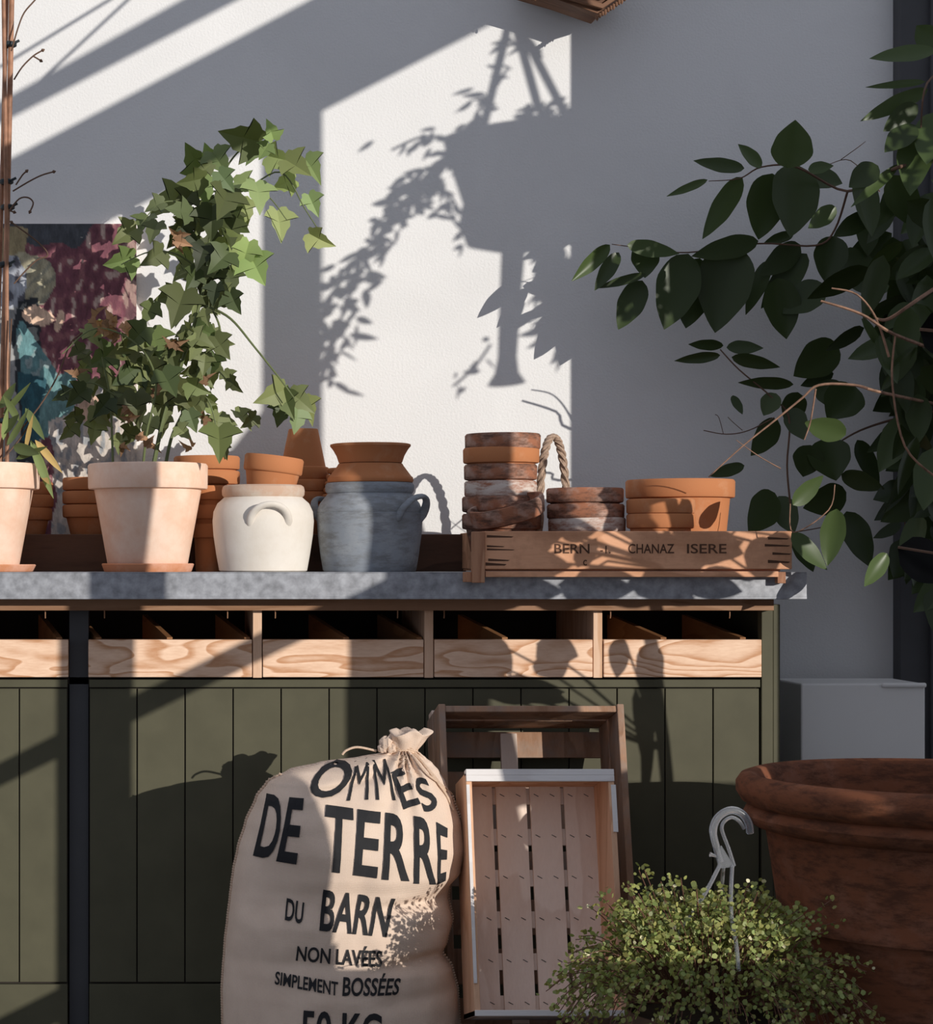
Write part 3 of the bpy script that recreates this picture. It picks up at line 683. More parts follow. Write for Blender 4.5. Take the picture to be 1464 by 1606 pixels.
# wicker basket with arched handle
Y = 4.655; c = P(868, 0, Y); bk = thing('wicker_basket', 'small wicker basket with arched handle behind the pot stacks in the box', 'basket', (c.x + .0, Y, BZ))
m = MB(); rb_ = .045
m.lathe([(0, .0), (.036, 0), (.040, .01), (.046, .06), (.047, .066), (.043, .066), (.037, .01), (0, .008)], (c.x, Y, BZ), 40)
for i in range(6): m.tube([Vector((c.x + (.0405 + .001 * i) * math.cos(q / 20 * PI), Y + (.0405 + .001 * i) * math.sin(q / 20 * PI), BZ + .01 + .0095 * i)) for q in range(41)], .0045, 6)
m.build('body', M['wicker'], bk)
pts = []
zt = pz(684, Y); zs = BZ + .05
for i in range(41):
    q = PI * i / 40
    pts.append(Vector((c.x - .036 * math.cos(q), Y - .028 * math.cos(q), zs + (zt - zs) * math.sin(q) ** .75)))
m = MB().tube(pts, .0062, 8)
for ph in (0, PI / 1.5, PI / .75):
    tw_ = [p + Vector((.006 * math.cos(i * 1.1 + ph), .006 * math.sin(i * 1.1 + ph), 0)) for i, p in enumerate(pts)]
    m.tube(smoothpath(tw_, 3), .0042, 6)
m.build('handle', M['wicker'], bk)

# ------------------------------------------------------------------ crates leaning on the bench
def leaner(o, t):
    U = Vector((0, math.sin(t), math.cos(t))); Fv = Vector((0, -math.cos(t), math.sin(t)))
    return lambda p: Vector(o) + Vector((p[0], 0, 0)) + U * p[2] + Fv * p[1]      # local: x across, y out of the back, z up the crate
T = math.radians(15)
# rear crate
zt_f = P(0, 1141, 4.29).z; dpt = .19; ln = .68; wR = .378
x0r = P(688, 0, 4.29).x
orr = Vector((x0r, 4.29 + dpt * math.cos(T) - ln * math.sin(T), zt_f - dpt * math.sin(T) - ln * math.cos(T)))
orr.z = max(orr.z, .003); tfr = leaner(orr, T)
rc = thing('wooden_crate', 'larger old dark wooden crate leaning on the green bench behind the pale crate', 'crate', (x0r + wR / 2, 4.3, 0))
for xx in (0, wR - .014):
    b = MB(); b.box((xx, 0, .004), (xx + .014, .088, ln), 0, tfr); b.box((xx, .098, .004), (xx + .014, dpt, ln), 0, tfr)
    b.build('side_board', M['crate_old'], rc, smooth=False, bevel=.002)
b = MB(); b.box((.014, .0, ln - .016), (wR - .014, .085, ln - .003), 0, tfr); b.box((.014, .1, ln - .016), (wR - .014, dpt - .004, ln - .003), 0, tfr)
b.build('end_board', M['crate_old'], rc, smooth=False, bevel=.002)
b = MB(); b.box((.014, .0, .004), (wR - .014, dpt - .004, .018), 0, tfr); b.build('end_board', M['crate_old'], rc, smooth=False, bevel=.002)
for z0 in (.03, .13, .23, .33, .43, .515, .60):
    MB().box((.014, -.0, z0), (wR - .014, .009, z0 + (.072 if z0 < .5 else .055)), 0, tfr).build('slat', M['crate_old'], rc, smooth=False, bevel=.001)
MB().box((wR * .40, .009, .02), (wR * .40 + .035, .02, ln - .03), 0, tfr).build('batten', M['crate'], rc, smooth=False, bevel=.001)
for xx in (.014, wR - .04):
    MB().box((xx, .009, .02), (xx + .026, .09, .05), 0, tfr).build('corner_block', M['crate_old'], rc, smooth=False, bevel=.001)
for xx in (.0, wR - .075):
    MB().box((xx, .03, ln - .003), (xx + .075, .08, ln + .008), 0, tfr).build('corner_block', M['crate'], rc, smooth=False, bevel=.001)

# front crate: back against the rear crate's rim
wF = .283; dF = .150; lF = .462
Yft = 4.02; x0f = P(731, 0, Yft).x; ztf = P(0, 1206, Yft).z
of = Vector((x0f, Yft + dF * math.cos(T) - lF * math.sin(T), ztf - dF * math.sin(T) - lF * math.cos(T))); tff = leaner(of, T)
fc = thing('wooden_crate', 'smaller pale slatted wooden crate leaning upright between the sack and the bushy plant', 'crate', (x0f + wF / 2, 4.0, 0))
for xx in (0, wF - .011):
    b = MB(); b.box((xx, 0, 0), (xx + .011, dF - .004, lF - .006), 0, tff)
    b.build('side_board', M['crate_side'], fc, smooth=False, bevel=.001)
for a, c in (((wF - .007, dF - .006, lF - .12), (wF + .002, dF - .001, lF - .03)), ((.0, dF - .006, .06), (.006, dF, lF - .03))):
    MB().box(a, c, 0, tff).build('edge_strip', M['crate_end'], fc, smooth=False)
MB().box((.0, dF - .024, lF - .012), (wF, dF, lF), 0, tff).box((.0, dF - .008, lF - .0235), (wF, dF, lF - .012), 0, tff).build('end_board', M['crate_end'], fc, smooth=False, bevel=.001)
MB().box((.011, .0, lF - .012), (wF - .011, dF - .024, lF - .003), 0, tff).build('end_board', M['crate_side'], fc, smooth=False, bevel=.001)
MB().box((.0, 0, 0), (wF, dF, .011), 0, tff).build('end_board', M['crate_end'], fc, smooth=False, bevel=.001)
n = 4; gap = .0075; inner = wF - .022; sw = (inner - gap * (n - 1)) / n
for i in range(n):
    a = .011 + i * (sw + gap); b = MB(); b.box((a, .001, .011), (a + sw, .008, lF - .012), 0, tff)
    for rr in range(6):
        zz = .03 + rr * (lF - .06) / 5
        for dxs in (.012, sw - .016):
            p = [tff(Vector((a + dxs + ox, .0085, zz + oz))) for ox, oz in ((-.005, .003), (.004, -.002), (.005, -.001), (-.004, .004))]
            b.add(p, [(0, 1, 2, 3)], 1)
    b.build('slat', [M['crate'], M['ink']], fc, smooth=False)
for rr in range(6):
    zz = .03 + rr * (lF - .06) / 5
    MB().box((.011, -.010, zz - .016), (wF - .011, .0005, zz + .016), 0, tff).build('batten', M['crate'], fc, smooth=False)
zb_ = tff(Vector((0, dF, 0))).z; 
zlow = min(tff(Vector((0, 0, 0))).z, zb_)
yy0 = tff(Vector((0, dF, 0))).y; 
tag(MB().box((x0f - .02, yy0 - .02, 0), (x0f + wF + .02, yy0 + .12, zlow - .001)).build('wooden_block', M['crate_old'], smooth=False, bevel=.004), 'wooden block under the smaller pale crate', 'block')

# ------------------------------------------------------------------ burlap sack
YS = 4.10; ks = YS / F_PX
ROWS = [(1176, 612, 652, .022), (1181, 603, 660, .030), (1188, 562, 668, .046), (1196, 500, 678, .064), (1208, 452, 688, .085), (1226, 420, 698, .104), (1250, 403, 708, .12), (1290, 386, 722, .138),
        (1330, 374, 728, .146), (1365, 367, 721, .142), (1388, 364, 703, .134), (1405, 362, 701, .134), (1440, 358, 708, .148), (1475, 354, 699, .143), (1492, 353, 692, .140), (1515, 351, 707, .150),
        (1550, 349, 716, .158), (1606, 350, 719, .160), (1660, 354, 716, .150), (1690, 366, 702, .125)]
def row_at(y):
    for a, b_ in zip(ROWS, ROWS[1:]):
        if a[0] <= y <= b_[0]:
            t_ = (y - a[0]) / (b_[0] - a[0]); t_ = t_ * t_ * (3 - 2 * t_) * .5 + t_ * .5
            return [a[i] + (b_[i] - a[i]) * t_ for i in range(4)]
    return list(ROWS[-1])
NTH, NR = 180, 190
sk = MB(); vs = []
kx, ky = 632, 1170
for j in range(NR + 1):
    tj = j / NR; y = 1176 + (1690 - 1176) * (tj ** 1.25)
    _, l_, r_, dep = row_at(y); xc = (l_ + r_) / 2; a = (r_ - l_) / 2
    for i in range(NTH):
        q = 2 * PI * i / NTH; cx_, sn = math.cos(q), math.sin(q)
        px = xc + a * cx_; off = dep * (abs(sn) ** .78) * (1 if sn > 0 else -1)
        dk = math.hypot(px - kx, (y - ky) * 1.25)
        ang = math.atan2(y - ky + 4, px - kx)
        pleat = math.sin(ang * 15 + 1.3 * math.sin(ang * 4)) * .015 * math.exp(-dk / 85) * min(1, dk / 16)
        fold = 0
        # sagging creases on the right flank
        for (fy, sl, am, wd) in ((1398, -.12, .020, 11), (1484, -.16, .017, 9), (1445, .05, .007, 12), (1540, -.1, .008, 12), (1235, .45, .006, 9)):
            dd = (y - fy - sl * (px - 700)) / wd; wgt = max(0, min(1, (px - 540) / 110)) if fy != 1235 else max(0, min(1, (px - 520) / 80)) * max(0, 1 - abs(px - 640) / 90)
            fold -= am * math.exp(-dd * dd) * wgt
        # crossing wrinkle under the drawstring on the left of the neck
        dd = (y - 1222 + (px - 545) * .28) / 7; fold -= .010 * math.exp(-dd * dd) * math.exp(-((px - 540) / 55) ** 2)
        nz = noise.noise(Vector((px * .012, y * .010, q * .3))) * .010 + noise.noise(Vector((px * .035, y * .03, 4 + sn))) * .003
        ed = min(1, abs(sn) * 2.2)
        Y = YS - off - (pleat + fold + nz) * ed * (1 if sn > 0 else -1)
        z = 1 + (HY - y) * ks; vs.append(Vector(((px - CX) * ks, Y, z)))
fs = [(j * NTH + i, j * NTH + (i + 1) % NTH, (j + 1) * NTH + (i + 1) % NTH, (j + 1) * NTH + i) for j in range(NR) for i in range(NTH)]
fs.append(tuple(range(NTH - 1, -1, -1))); fs.append(tuple(NR * NTH + i for i in range(NTH)))
fs = [f[::-1] for f in fs]
zmin = min(v.z for v in vs)
for v in vs: v.z = max(v.z, .003) if v.z < .02 else v.z
sk.add(vs, fs)
sack = thing('burlap_sack', 'full burlap potato sack with black lettering tied at the neck, standing before the bench', 'sack', ((540 - CX) * ks, YS, 0))
sk.build('bag', M['burlap'], sack, angle=75)
bv = BVHTree.FromPolygons([tuple(v) for v in vs], fs[:-2])
YR = 3.985
def on_sack(x, y):
    c = P(x, y, YR)
    for yy_ in (y, y + 3, y + 6):
        h = bv.ray_cast(Vector((c.x, 2.5, P(x, yy_, YR).z)), Vector((0, 1, 0)))
        if h[0] is not None: return Vector((h[0].x, h[0].y - .0028, c.z))
    return Vector((c.x, YS, c.z))
def wd(word, tl, tr, br, bl, off=.02):
    ink = MB(); place_text(ink, word, (tl, tr, br, bl), on_sack, 5, off); ink.build('lettering', M['ink'], sack, smooth=False)
wd('O', (505, 1203), (566, 1194), (538, 1252), (478, 1252), .02)
wd('M', (562, 1200), (584, 1195), (578, 1254), (544, 1256), .0)
wd('M', (590, 1197), (612, 1196), (622, 1256), (590, 1254), .0)
wd('E', (616, 1214), (637, 1208), (662, 1262), (634, 1270), .02)
wd('S', (652, 1226), (673, 1222), (694, 1268), (669, 1279), .02)
wd('D', (421, 1250), (447, 1251), (432, 1350), (398, 1346)); wd('E', (455, 1252), (478, 1253), (464, 1354), (433, 1351))
wd('T', (512, 1262), (554, 1267), (540, 1369), (514, 1365)) if False else wd('T', (512, 1262), (554, 1267), (552, 1368), (498, 1362))
wd('E', (561, 1268), (598, 1273), (589, 1374), (552, 1369))
wd('R', (605, 1274), (641, 1279), (641, 1380), (597, 1376)); wd('R', (650, 1280), (682, 1285), (686, 1389), (648, 1384))
wd('E', (687, 1291), (706, 1302), (702, 1384), (688, 1390))
wd('DU', (450, 1408), (477, 1414), (473, 1446), (446, 1441))
wd('BARN', (506, 1392), (620, 1408), (604, 1466), (499, 1455))
wd('NON LAVÉES', (466, 1474), (598, 1481), (598, 1514), (463, 1504))
wd('SIMPLEMENT', (432, 1521), (528, 1534), (527, 1555), (430, 1541))
wd('BOSSÉES', (537, 1519), (630, 1525), (622, 1556), (534, 1555))
wd('50 KG', (472, 1577), (596, 1582), (596, 1640), (468, 1634))
# stitched seams, tuft, string
for side in (1, 2):
    sm = MB(); pts = []
    y = 1215 if side == 1 else 1250
    while y < 1685:
        rr = row_at(y); pts.append(Vector(((rr[side] - CX) * ks, YS - .004, 1 + (HY - y) * ks))); y += 4
    sm.tube(pts, .0035, 6)
    for i in range(len(pts) - 1):
        p = pts[i]; dx = .007 if side == 1 else -.007
        sm.tube([p + Vector((-dx * .5, -.004, .003)), p + Vector((dx, -.009, -.002))], .0021, 5)
    sm.build('seam', M['twine'], sack)
tf_ = MB(); nk = P(634, 1178, YS); vs = []; NT2, NH = 72, 26
for j in range(NH + 1):
    t_ = j / NH
    for i in range(NT2):
        q = 2 * PI * i / NT2
        ruff = .55 * math.sin(q * 3 + 2.2 * t_) + .35 * math.sin(q * 7 + 4 * t_) + .5 * noise.noise(Vector((math.cos(q) * 2, math.sin(q) * 2, t_ * 3)))
        r = .020 + .020 * math.sin(PI * min(1, t_ * .62)) * (1 + .45 * ruff) - .012 * max(0, t_ - .8) / .2
        z = .046 * math.sin(t_ * 1.45) + .006 * math.sin(q * 4 + 1) * t_
        vs.append(nk + Vector((r * math.cos(q) * 1.0 + .012 * t_, r * math.sin(q) * .85, z - .006)))
fs = [(j * NT2 + i, j * NT2 + (i + 1) % NT2, (j + 1) * NT2 + (i + 1) % NT2, (j + 1) * NT2 + i) for j in range(NH) for i in range(NT2)]
fs.append(tuple(NH * NT2 + i for i in range(NT2))); tf_.add(vs, fs)
for (x, y, s_) in ((606, 1166, .013), (614, 1173, .011), (600, 1174, .009)):
    c = P(x, y, YS - .012); vs = []
    for j in range(9):
        for i in range(18):
            a, e = 2 * PI * i / 18, PI * j / 8
            dv = Vector((math.sin(e) * math.cos(a), math.sin(e) * math.sin(a), math.cos(e)))
            vs.append(c + dv * s_ * (1 + .5 * noise.noise(dv * 2.2 + c * 9)))
    tf_.add(vs, [(j * 18 + i, (j + 1) * 18 + i, (j + 1) * 18 + (i + 1) % 18, j * 18 + (i + 1) % 18) for j in range(8) for i in range(18)])
tf_.build('gathered_neck', M['burlap'], sack, angle=80)
sg = MB()
for kk_ in range(3):
    sg.tube([nk + Vector((.024 * math.cos(q / 12 * PI) * 1.05, .022 * math.sin(q / 12 * PI), .001 + .004 * kk_ + .003 * math.sin(q * .8))) for q in range(25)], .0026, 6)
for pts in ([(600, 1186), (570, 1180), (552, 1185), (545, 1192)], [(655, 1190), (672, 1215), (698, 1235), (722, 1256)], [(658, 1188), (680, 1212), (702, 1240), (726, 1268)], [(660, 1186), (684, 1220), (706, 1250), (718, 1276)]):
    q = []
    for x, y in pts:
        p = on_sack(x, y); q.append(p + Vector((0, -.004, 0)))
    sg.tube(smoothpath(q, 5), .0023, 6)
sg.build('string', M['twine'], sack)

# ------------------------------------------------------------------ big pot, pale metal box, bushy plant
YBP = 3.76; kp = YBP / F_PX; cbx = (1476 - CX) * kp; zr = 1 + (HY - 1216) * kp
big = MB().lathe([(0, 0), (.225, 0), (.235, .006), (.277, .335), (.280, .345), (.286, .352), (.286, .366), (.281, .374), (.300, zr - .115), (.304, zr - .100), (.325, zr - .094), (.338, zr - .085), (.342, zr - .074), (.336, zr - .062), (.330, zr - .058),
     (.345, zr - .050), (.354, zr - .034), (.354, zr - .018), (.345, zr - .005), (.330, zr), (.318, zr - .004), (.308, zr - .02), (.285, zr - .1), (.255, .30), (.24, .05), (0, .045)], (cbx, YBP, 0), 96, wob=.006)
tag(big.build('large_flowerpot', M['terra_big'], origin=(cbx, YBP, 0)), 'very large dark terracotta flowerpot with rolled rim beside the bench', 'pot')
p0, p1 = P(1257, 0, 4.72), P(1452, 0, 4.72)
zt_ = P(0, 1072, 4.72).z
mb_ = MB().box((p0.x, 4.72, 0), (p1.x, 4.93, zt_)).box((p1.x - .10, 4.712, zt_ - .009), (p1.x + .001, 4.72, zt_ + .002))
tag(mb_.build('metal_box', M['metal_box'], smooth=False, bevel=.006), 'pale smooth metal box standing against the wall behind the large flowerpot', 'box')

YH = 3.55; kh = YH / F_PX
cb = P(1108, 0, YH)
bp = thing('hanging_plant', 'bushy small leaved plant in a hanging pot with grey plastic hook, standing on the ground', 'plant', (cb.x, YH, 0))
MB().lathe(pot_prof(.135, .10, .24, .03, .004, .004), (cb.x, YH, 0.001)).build('pot', M['twig'], bp)
MB().lathe([(0, 0), (.12, 0), (.118, -.01), (0, -.01)], (cb.x, YH, .232)).build('soil', M['soil'], bp)
stm = MB(); lfm = MB()
rnd = random.Random(3)
for i in range(520):
    a = rnd.uniform(0, 2 * PI); sp = rnd.random() ** .5; L = rnd.uniform(.75, 1.06)
    ex = .285 * sp * math.cos(a); ey = .19 * sp * math.sin(a)
    hgt = (.150 * math.sqrt(max(0, 1 - sp ** 2)) + .02) * L
    if rnd.random() < .16: hgt += rnd.uniform(.015, .05)
    if sp > .72: hgt -= rnd.uniform(0, .16)
    end = Vector((cb.x + ex * L * 1.02, YH + ey * L, .262 + hgt)); beg = Vector((cb.x + ex * .35, YH + ey * .35, .26))
    mid = (beg + end) * .5 + Vector((ex * .1, ey * .1, .04))
    if math.hypot(end.x - cbx, end.y - YBP) < .32: end = Vector((cbx, YBP, end.z)) + (Vector((end.x - cbx, end.y - YBP, 0)).normalized() * .325)
    pts = smoothpath([beg, mid, end], 6)
    stm.tube(pts, .0008, 4)
    k0 = 4
    for j in range(k0, len(pts)):
        for s_ in range(2):
            c = pts[j] + Vector((rnd.uniform(-.012, .012), rnd.uniform(-.012, .012), rnd.uniform(-.008, .010)))
            if math.hypot(c.x - cbx, c.y - YBP) < .318: continue
            dv = Vector((rnd.uniform(-1, 1), rnd.uniform(-1, .4), rnd.uniform(-.2, 1))).normalized(); sz = rnd.uniform(.006, .0115)
            d_, s2, n2, _ = leaf_frame(c, c + dv * sz, rnd.uniform(-1.2, 1.2)); w_ = sz * .42
            tn = rnd.uniform(.55, 1.2); cc = (tn * rnd.uniform(.85, 1.15), tn, tn * .9)
            if rnd.random() < .02: cc = (2.2, 1.9, 3.2)
            lfm.add([c, c + d_ * sz * .3 + s2 * w_, c + d_ * sz * .75 + s2 * w_ * .8, c + d_ * sz, c + d_ * sz * .75 - s2 * w_ * .8, c + d_ * sz * .3 - s2 * w_], [(0, 1, 2, 3, 4, 5)], 0, cc)
stm.build('stems', M['redstem'], bp); lfm.build('leaves', M['tiny'], bp, smooth=False)
hk = MB()
arc = smoothpath([P(x, y, YH) for x, y in ((1131, 1352), (1124, 1328), (1119, 1304), (1124, 1286), (1137, 1274), (1152, 1271), (1166, 1278), (1175, 1292), (1177, 1308))], 6)
hk.tube(arc, [.0062] * 12 + [.0068] * (len(arc) - 13) + [.005], 10, flat=.7)
inn = smoothpath([P(x, y, YH) for x, y in ((1152, 1358), (1143, 1330), (1133, 1302), (1136, 1289), (1148, 1282), (1160, 1288), (1168, 1300))], 6)
hk.tube(inn, .0032, 8)
hk.add([P(1126, 1330, YH - .002), P(1132, 1326, YH - .002), P(1153, 1360, YH - .002), P(1126, 1362, YH - .002), P(1126, 1330, YH + .003), P(1132, 1326, YH + .003), P(1153, 1360, YH + .003), P(1126, 1362, YH + .003)],
       [(0, 3, 2, 1), (4, 5, 6, 7), (0, 1, 5, 4), (1, 2, 6, 5), (2, 3, 7, 6), (3, 0, 4, 7)])
hk.tube([P(1128, 1344, YH), P(1118, 1341, YH), P(1114, 1340, YH)], [.003, .003, .0045], 8)
hook = hk.build('hook', M['plastic'], bp)
for pts in (((1130, 1356), (1110, 1395), (1085, 1435), (1056, 1476)), ((1135, 1360), (1133, 1395), (1137, 1425), (1146, 1448), (1165, 1490)), ((1149, 1358), (1147, 1400), (1148, 1440), (1155, 1480), (1159, 1522))):
    dy = {1130: -.03, 1135: .10, 1149: -.10}[pts[0][0]]
    q = smoothpath([P(x, y, YH + dy * i / 3) for i, (x, y) in enumerate(pts)], 6)
    MB().tube(q, .0036, 8).build('hanger_strand', M['plastic'], bp)

# ------------------------------------------------------------------ glossy leaved tree at the right
tx, ty = 1.79, 4.62
tree = thing('glossy_leaved_tree', 'tall dark tree with large glossy leaves at the right edge of the bench', 'tree', (tx, ty, 0))
MB().lathe(pot_prof(.15, .11, .28, .05, .01), (tx + .16, ty + .06, .001)).build('pot', M['terra'], tree)
MB().lathe([(0, 0), (.125, 0), (.12, -.01), (0, -.01)], (tx + .16, ty + .06, .26)).build('soil', M['soil'], tree)
tr = MB().tube(smoothpath([(tx + .16, ty + .06, .25), (tx + .11, ty, .7), (tx, ty - .02, 1.2), (tx - .02, ty, 1.7), (tx, ty, 2.3)], 6), lerpR(.022, .009, 25), 10)
tr.build('trunk', M['bark'], tree)
br = MB(); brd = MB()
def treeY(x, y, near=False):
    if x > 1480: return 4.62
    if near: return 4.30
    if y < 320 and x > 1340: return 4.20
    if y < 330: return 4.70
    return 4.76
def twig(pts, r0, r1, light=True):
    q = smoothpath([P(x, y, treeY(x, y, light)) for x, y, Y in pts], 5); (br if light else brd).tube(q, lerpR(r0 * .7, r1 * .8, len(q)), 6)
TW = [([(1500,560,4.6),(1405,525,4.55),(1350,492,4.52),(1288,472,4.5)],.006,.003,1), ([(1395,560,4.55),(1375,500,4.53),(1345,462,4.5),(1305,452,4.5)],.004,.002,1), ([(1500,430,4.6),(1440,470,4.56),(1395,500,4.55),(1375,500,4.53)],.006,.004,1),
 ([(1500,640,4.6),(1385,616,4.55),(1340,604,4.52),(1285,604,4.5),(1258,625,4.48),(1215,660,4.45),(1165,700,4.42),(1112,748,4.42)],.005,.0016,1), ([(1280,610,4.5),(1272,660,4.48),(1262,690,4.47)],.003,.0015,1),
 ([(1130,548,4.46),(1160,580,4.46),(1210,622,4.47),(1238,655,4.48),(1235,730,4.48),(1240,790,4.48)],.0022,.003,0), ([(1215,655,4.46),(1175,675,4.45),(1140,681,4.44),(1104,675,4.44)],.002,.0013,0), ([(1135,680,4.44),(1128,655,4.44),(1122,650,4.44)],.0012,.001,0), ([(1165,675,4.44),(1150,662,4.44),(1142,654,4.44)],.0012,.001,0),
 ([(1500,640,4.62),(1410,656,4.56),(1350,675,4.53),(1310,698,4.5)],.005,.002,0), ([(1500,250,4.6),(1410,262,4.55),(1330,300,4.53),(1250,262,4.5),(1195,262,4.47),(1160,280,4.45),(1112,284,4.44)],.006,.0012,0), ([(1330,300,4.52),(1310,360,4.5),(1280,385,4.5),(1190,382,4.48),(1080,396,4.46),(1015,390,4.45),(960,383,4.44)],.004,.0012,0),
 ([(1380,300,4.53),(1335,252,4.5),(1300,258,4.48)],.002,.001,0), ([(1405,525,4.55),(1400,600,4.53),(1420,700,4.52),(1470,750,4.6)],.003,.003,1), ([(1240,790,4.48),(1245,835,4.46),(1300,800,4.44),(1310,760,4.46)],.002,.0015,1), ([(1245,835,4.46),(1300,825,4.45),(1330,815,4.45)],.002,.001,0),
 ([(1225,735,4.47),(1190,715,4.45),(1155,690,4.44)],.002,.001,1), ([(1420,700,4.52),(1415,780,4.5),(1425,850,4.48)],.003,.0015,0), ([(1500,100,4.6),(1455,130,4.55),(1445,200,4.52)],.004,.002,0), ([(1320,250,4.5),(1345,232,4.48),(1358,222,4.48)],.0015,.0008,0)]
for pts, a, b_, lt in TW: twig(pts, a, b_, lt)
br.build('branches', M['bark'], tree); brd.build('shaded_branches', M['twig'], tree)  # darker material puts shade into the branches out of the sun
cl = MB()
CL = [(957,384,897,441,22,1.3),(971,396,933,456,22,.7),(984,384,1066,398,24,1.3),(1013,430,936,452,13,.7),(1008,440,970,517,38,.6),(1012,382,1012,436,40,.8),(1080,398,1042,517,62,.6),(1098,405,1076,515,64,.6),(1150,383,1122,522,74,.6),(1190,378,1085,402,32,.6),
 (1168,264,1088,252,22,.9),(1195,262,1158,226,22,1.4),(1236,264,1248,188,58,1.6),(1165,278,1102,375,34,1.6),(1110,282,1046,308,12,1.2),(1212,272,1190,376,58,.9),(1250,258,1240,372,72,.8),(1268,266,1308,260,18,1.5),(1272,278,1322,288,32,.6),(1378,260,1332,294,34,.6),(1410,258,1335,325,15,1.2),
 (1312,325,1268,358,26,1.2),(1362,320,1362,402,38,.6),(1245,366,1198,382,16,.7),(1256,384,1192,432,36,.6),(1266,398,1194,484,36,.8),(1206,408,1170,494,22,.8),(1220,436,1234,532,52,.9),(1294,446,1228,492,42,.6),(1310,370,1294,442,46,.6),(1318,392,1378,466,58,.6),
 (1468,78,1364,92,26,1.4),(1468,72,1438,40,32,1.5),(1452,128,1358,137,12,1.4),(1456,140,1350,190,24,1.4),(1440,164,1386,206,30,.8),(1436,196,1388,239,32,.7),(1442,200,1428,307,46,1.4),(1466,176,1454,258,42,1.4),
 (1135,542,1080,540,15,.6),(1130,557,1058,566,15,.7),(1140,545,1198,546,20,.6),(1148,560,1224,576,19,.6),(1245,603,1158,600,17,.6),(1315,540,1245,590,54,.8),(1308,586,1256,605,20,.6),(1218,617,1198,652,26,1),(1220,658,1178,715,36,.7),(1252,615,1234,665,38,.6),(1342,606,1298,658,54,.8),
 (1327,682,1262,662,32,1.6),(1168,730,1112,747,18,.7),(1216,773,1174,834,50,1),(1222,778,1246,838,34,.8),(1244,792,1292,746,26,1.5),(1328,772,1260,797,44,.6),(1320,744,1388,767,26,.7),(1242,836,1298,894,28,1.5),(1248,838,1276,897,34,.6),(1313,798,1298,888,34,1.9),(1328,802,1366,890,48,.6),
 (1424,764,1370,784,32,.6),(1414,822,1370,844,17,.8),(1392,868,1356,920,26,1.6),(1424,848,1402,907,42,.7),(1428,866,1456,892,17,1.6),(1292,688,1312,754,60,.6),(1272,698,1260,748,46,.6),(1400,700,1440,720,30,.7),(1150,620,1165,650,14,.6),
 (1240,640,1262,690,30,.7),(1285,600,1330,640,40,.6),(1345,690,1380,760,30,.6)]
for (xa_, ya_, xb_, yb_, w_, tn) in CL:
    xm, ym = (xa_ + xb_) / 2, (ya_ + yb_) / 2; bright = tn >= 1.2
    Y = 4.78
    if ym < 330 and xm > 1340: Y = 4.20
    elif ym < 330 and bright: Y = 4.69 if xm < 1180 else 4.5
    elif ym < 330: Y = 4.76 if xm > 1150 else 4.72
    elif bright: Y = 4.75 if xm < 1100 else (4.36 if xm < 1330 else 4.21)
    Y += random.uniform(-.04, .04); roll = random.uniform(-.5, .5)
    k2 = min(1.25, max(.75, tn)) * random.uniform(.9, 1.1)  # tint lightened on leaves meant as sunlit, darkened on shaded ones
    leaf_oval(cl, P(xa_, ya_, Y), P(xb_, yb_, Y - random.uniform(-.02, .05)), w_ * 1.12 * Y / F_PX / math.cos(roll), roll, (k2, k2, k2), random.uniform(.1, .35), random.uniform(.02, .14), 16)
rnd = random.Random(11)
for i in range(230):                                      # the dense crown at the right edge
    x = rnd.gauss(1452, 42); y = rnd.choice([rnd.uniform(270, 520), rnd.uniform(380, 620), rnd.uniform(480, 720), rnd.uniform(700, 900)])
    if x < 1330 or x > 1620: continue
    Y = rnd.uniform(4.40, 4.84); a = rnd.uniform(.5, 2.8); L = rnd.uniform(60, 110)
    if x - 1390 < abs(y - 430) * .12 and y > 560: continue
    k2 = rnd.uniform(.5, 1.1)
    leaf_oval(cl, P(x, y, Y), P(x + L * math.cos(a), y + L * math.sin(a), Y + rnd.uniform(-.05, .05)), L * rnd.uniform(.35, .55) * Y / F_PX, rnd.uniform(-.8, .8), (k2, k2, k2))
cl.build('leaves', M['citrus'], tree, angle=180)

# ------------------------------------------------------------------ carved lantern at the top edge
YL = 4.90; tip = P(937, 31, YL)
ln_ = thing('hanging_lantern', 'brown carved wooden lantern base showing at the top edge above the bright wall', 'lantern', (tip.x, YL, tip.z))
cxl, cyl = P(905, 0, YL).x, YL
def band(dz, ins, hh, nm, dep):
    # boards of the pointed base: the left one long and gently rising, the right one short and steep
    pts = [P(812 + ins, -6 - dz, YL), P(937 - ins * .2, 30 - dz, YL), P(982 - ins, 0 - dz, YL)]
    poly = [(p.x, p.z) for p in pts]; poly += [(p.x, p.z + hh) for p in pts[::-1]]
    MB().prism(poly, YL - dep, YL + dep, 0).build(nm, M['lantern'], ln_, smooth=False, bevel=.0015)
band(0, 18, .010, 'base_board', .045); band(6, 0, .012, 'moulding', .06); band(14, 12, .012, 'moulding', .05); band(21, 2, .014, 'moulding', .062); band(30, 16, .16, 'cage', .045)
m = MB(); a_ = P(937, 27, YL - .058); b_ = P(980, -2, YL - .058); c_ = P(822, -6, YL - .058)
for k_ in range(11):
    p = a_.lerp(b_, k_ / 10); m.lathe([(0, -.007 - .003 * (k_ % 3 == 0)), (.0036, -.003), (.0036, .004), (0, .007)], p, 8)
m.build('beading', M['lantern'], ln_); m = MB()
for k_ in range(4):
    p = a_.lerp(c_, .85 + k_ * .045); m.lathe([(0, -.006), (.003, -.003), (.003, .003), (0, .006)], p, 8)
m.build('beading', M['lantern'], ln_)
MB().tube([(cxl, cyl, tip.z + .19), (cxl, cyl, 2.9)], .004, 6).build('chain', M['tie'], ln_)

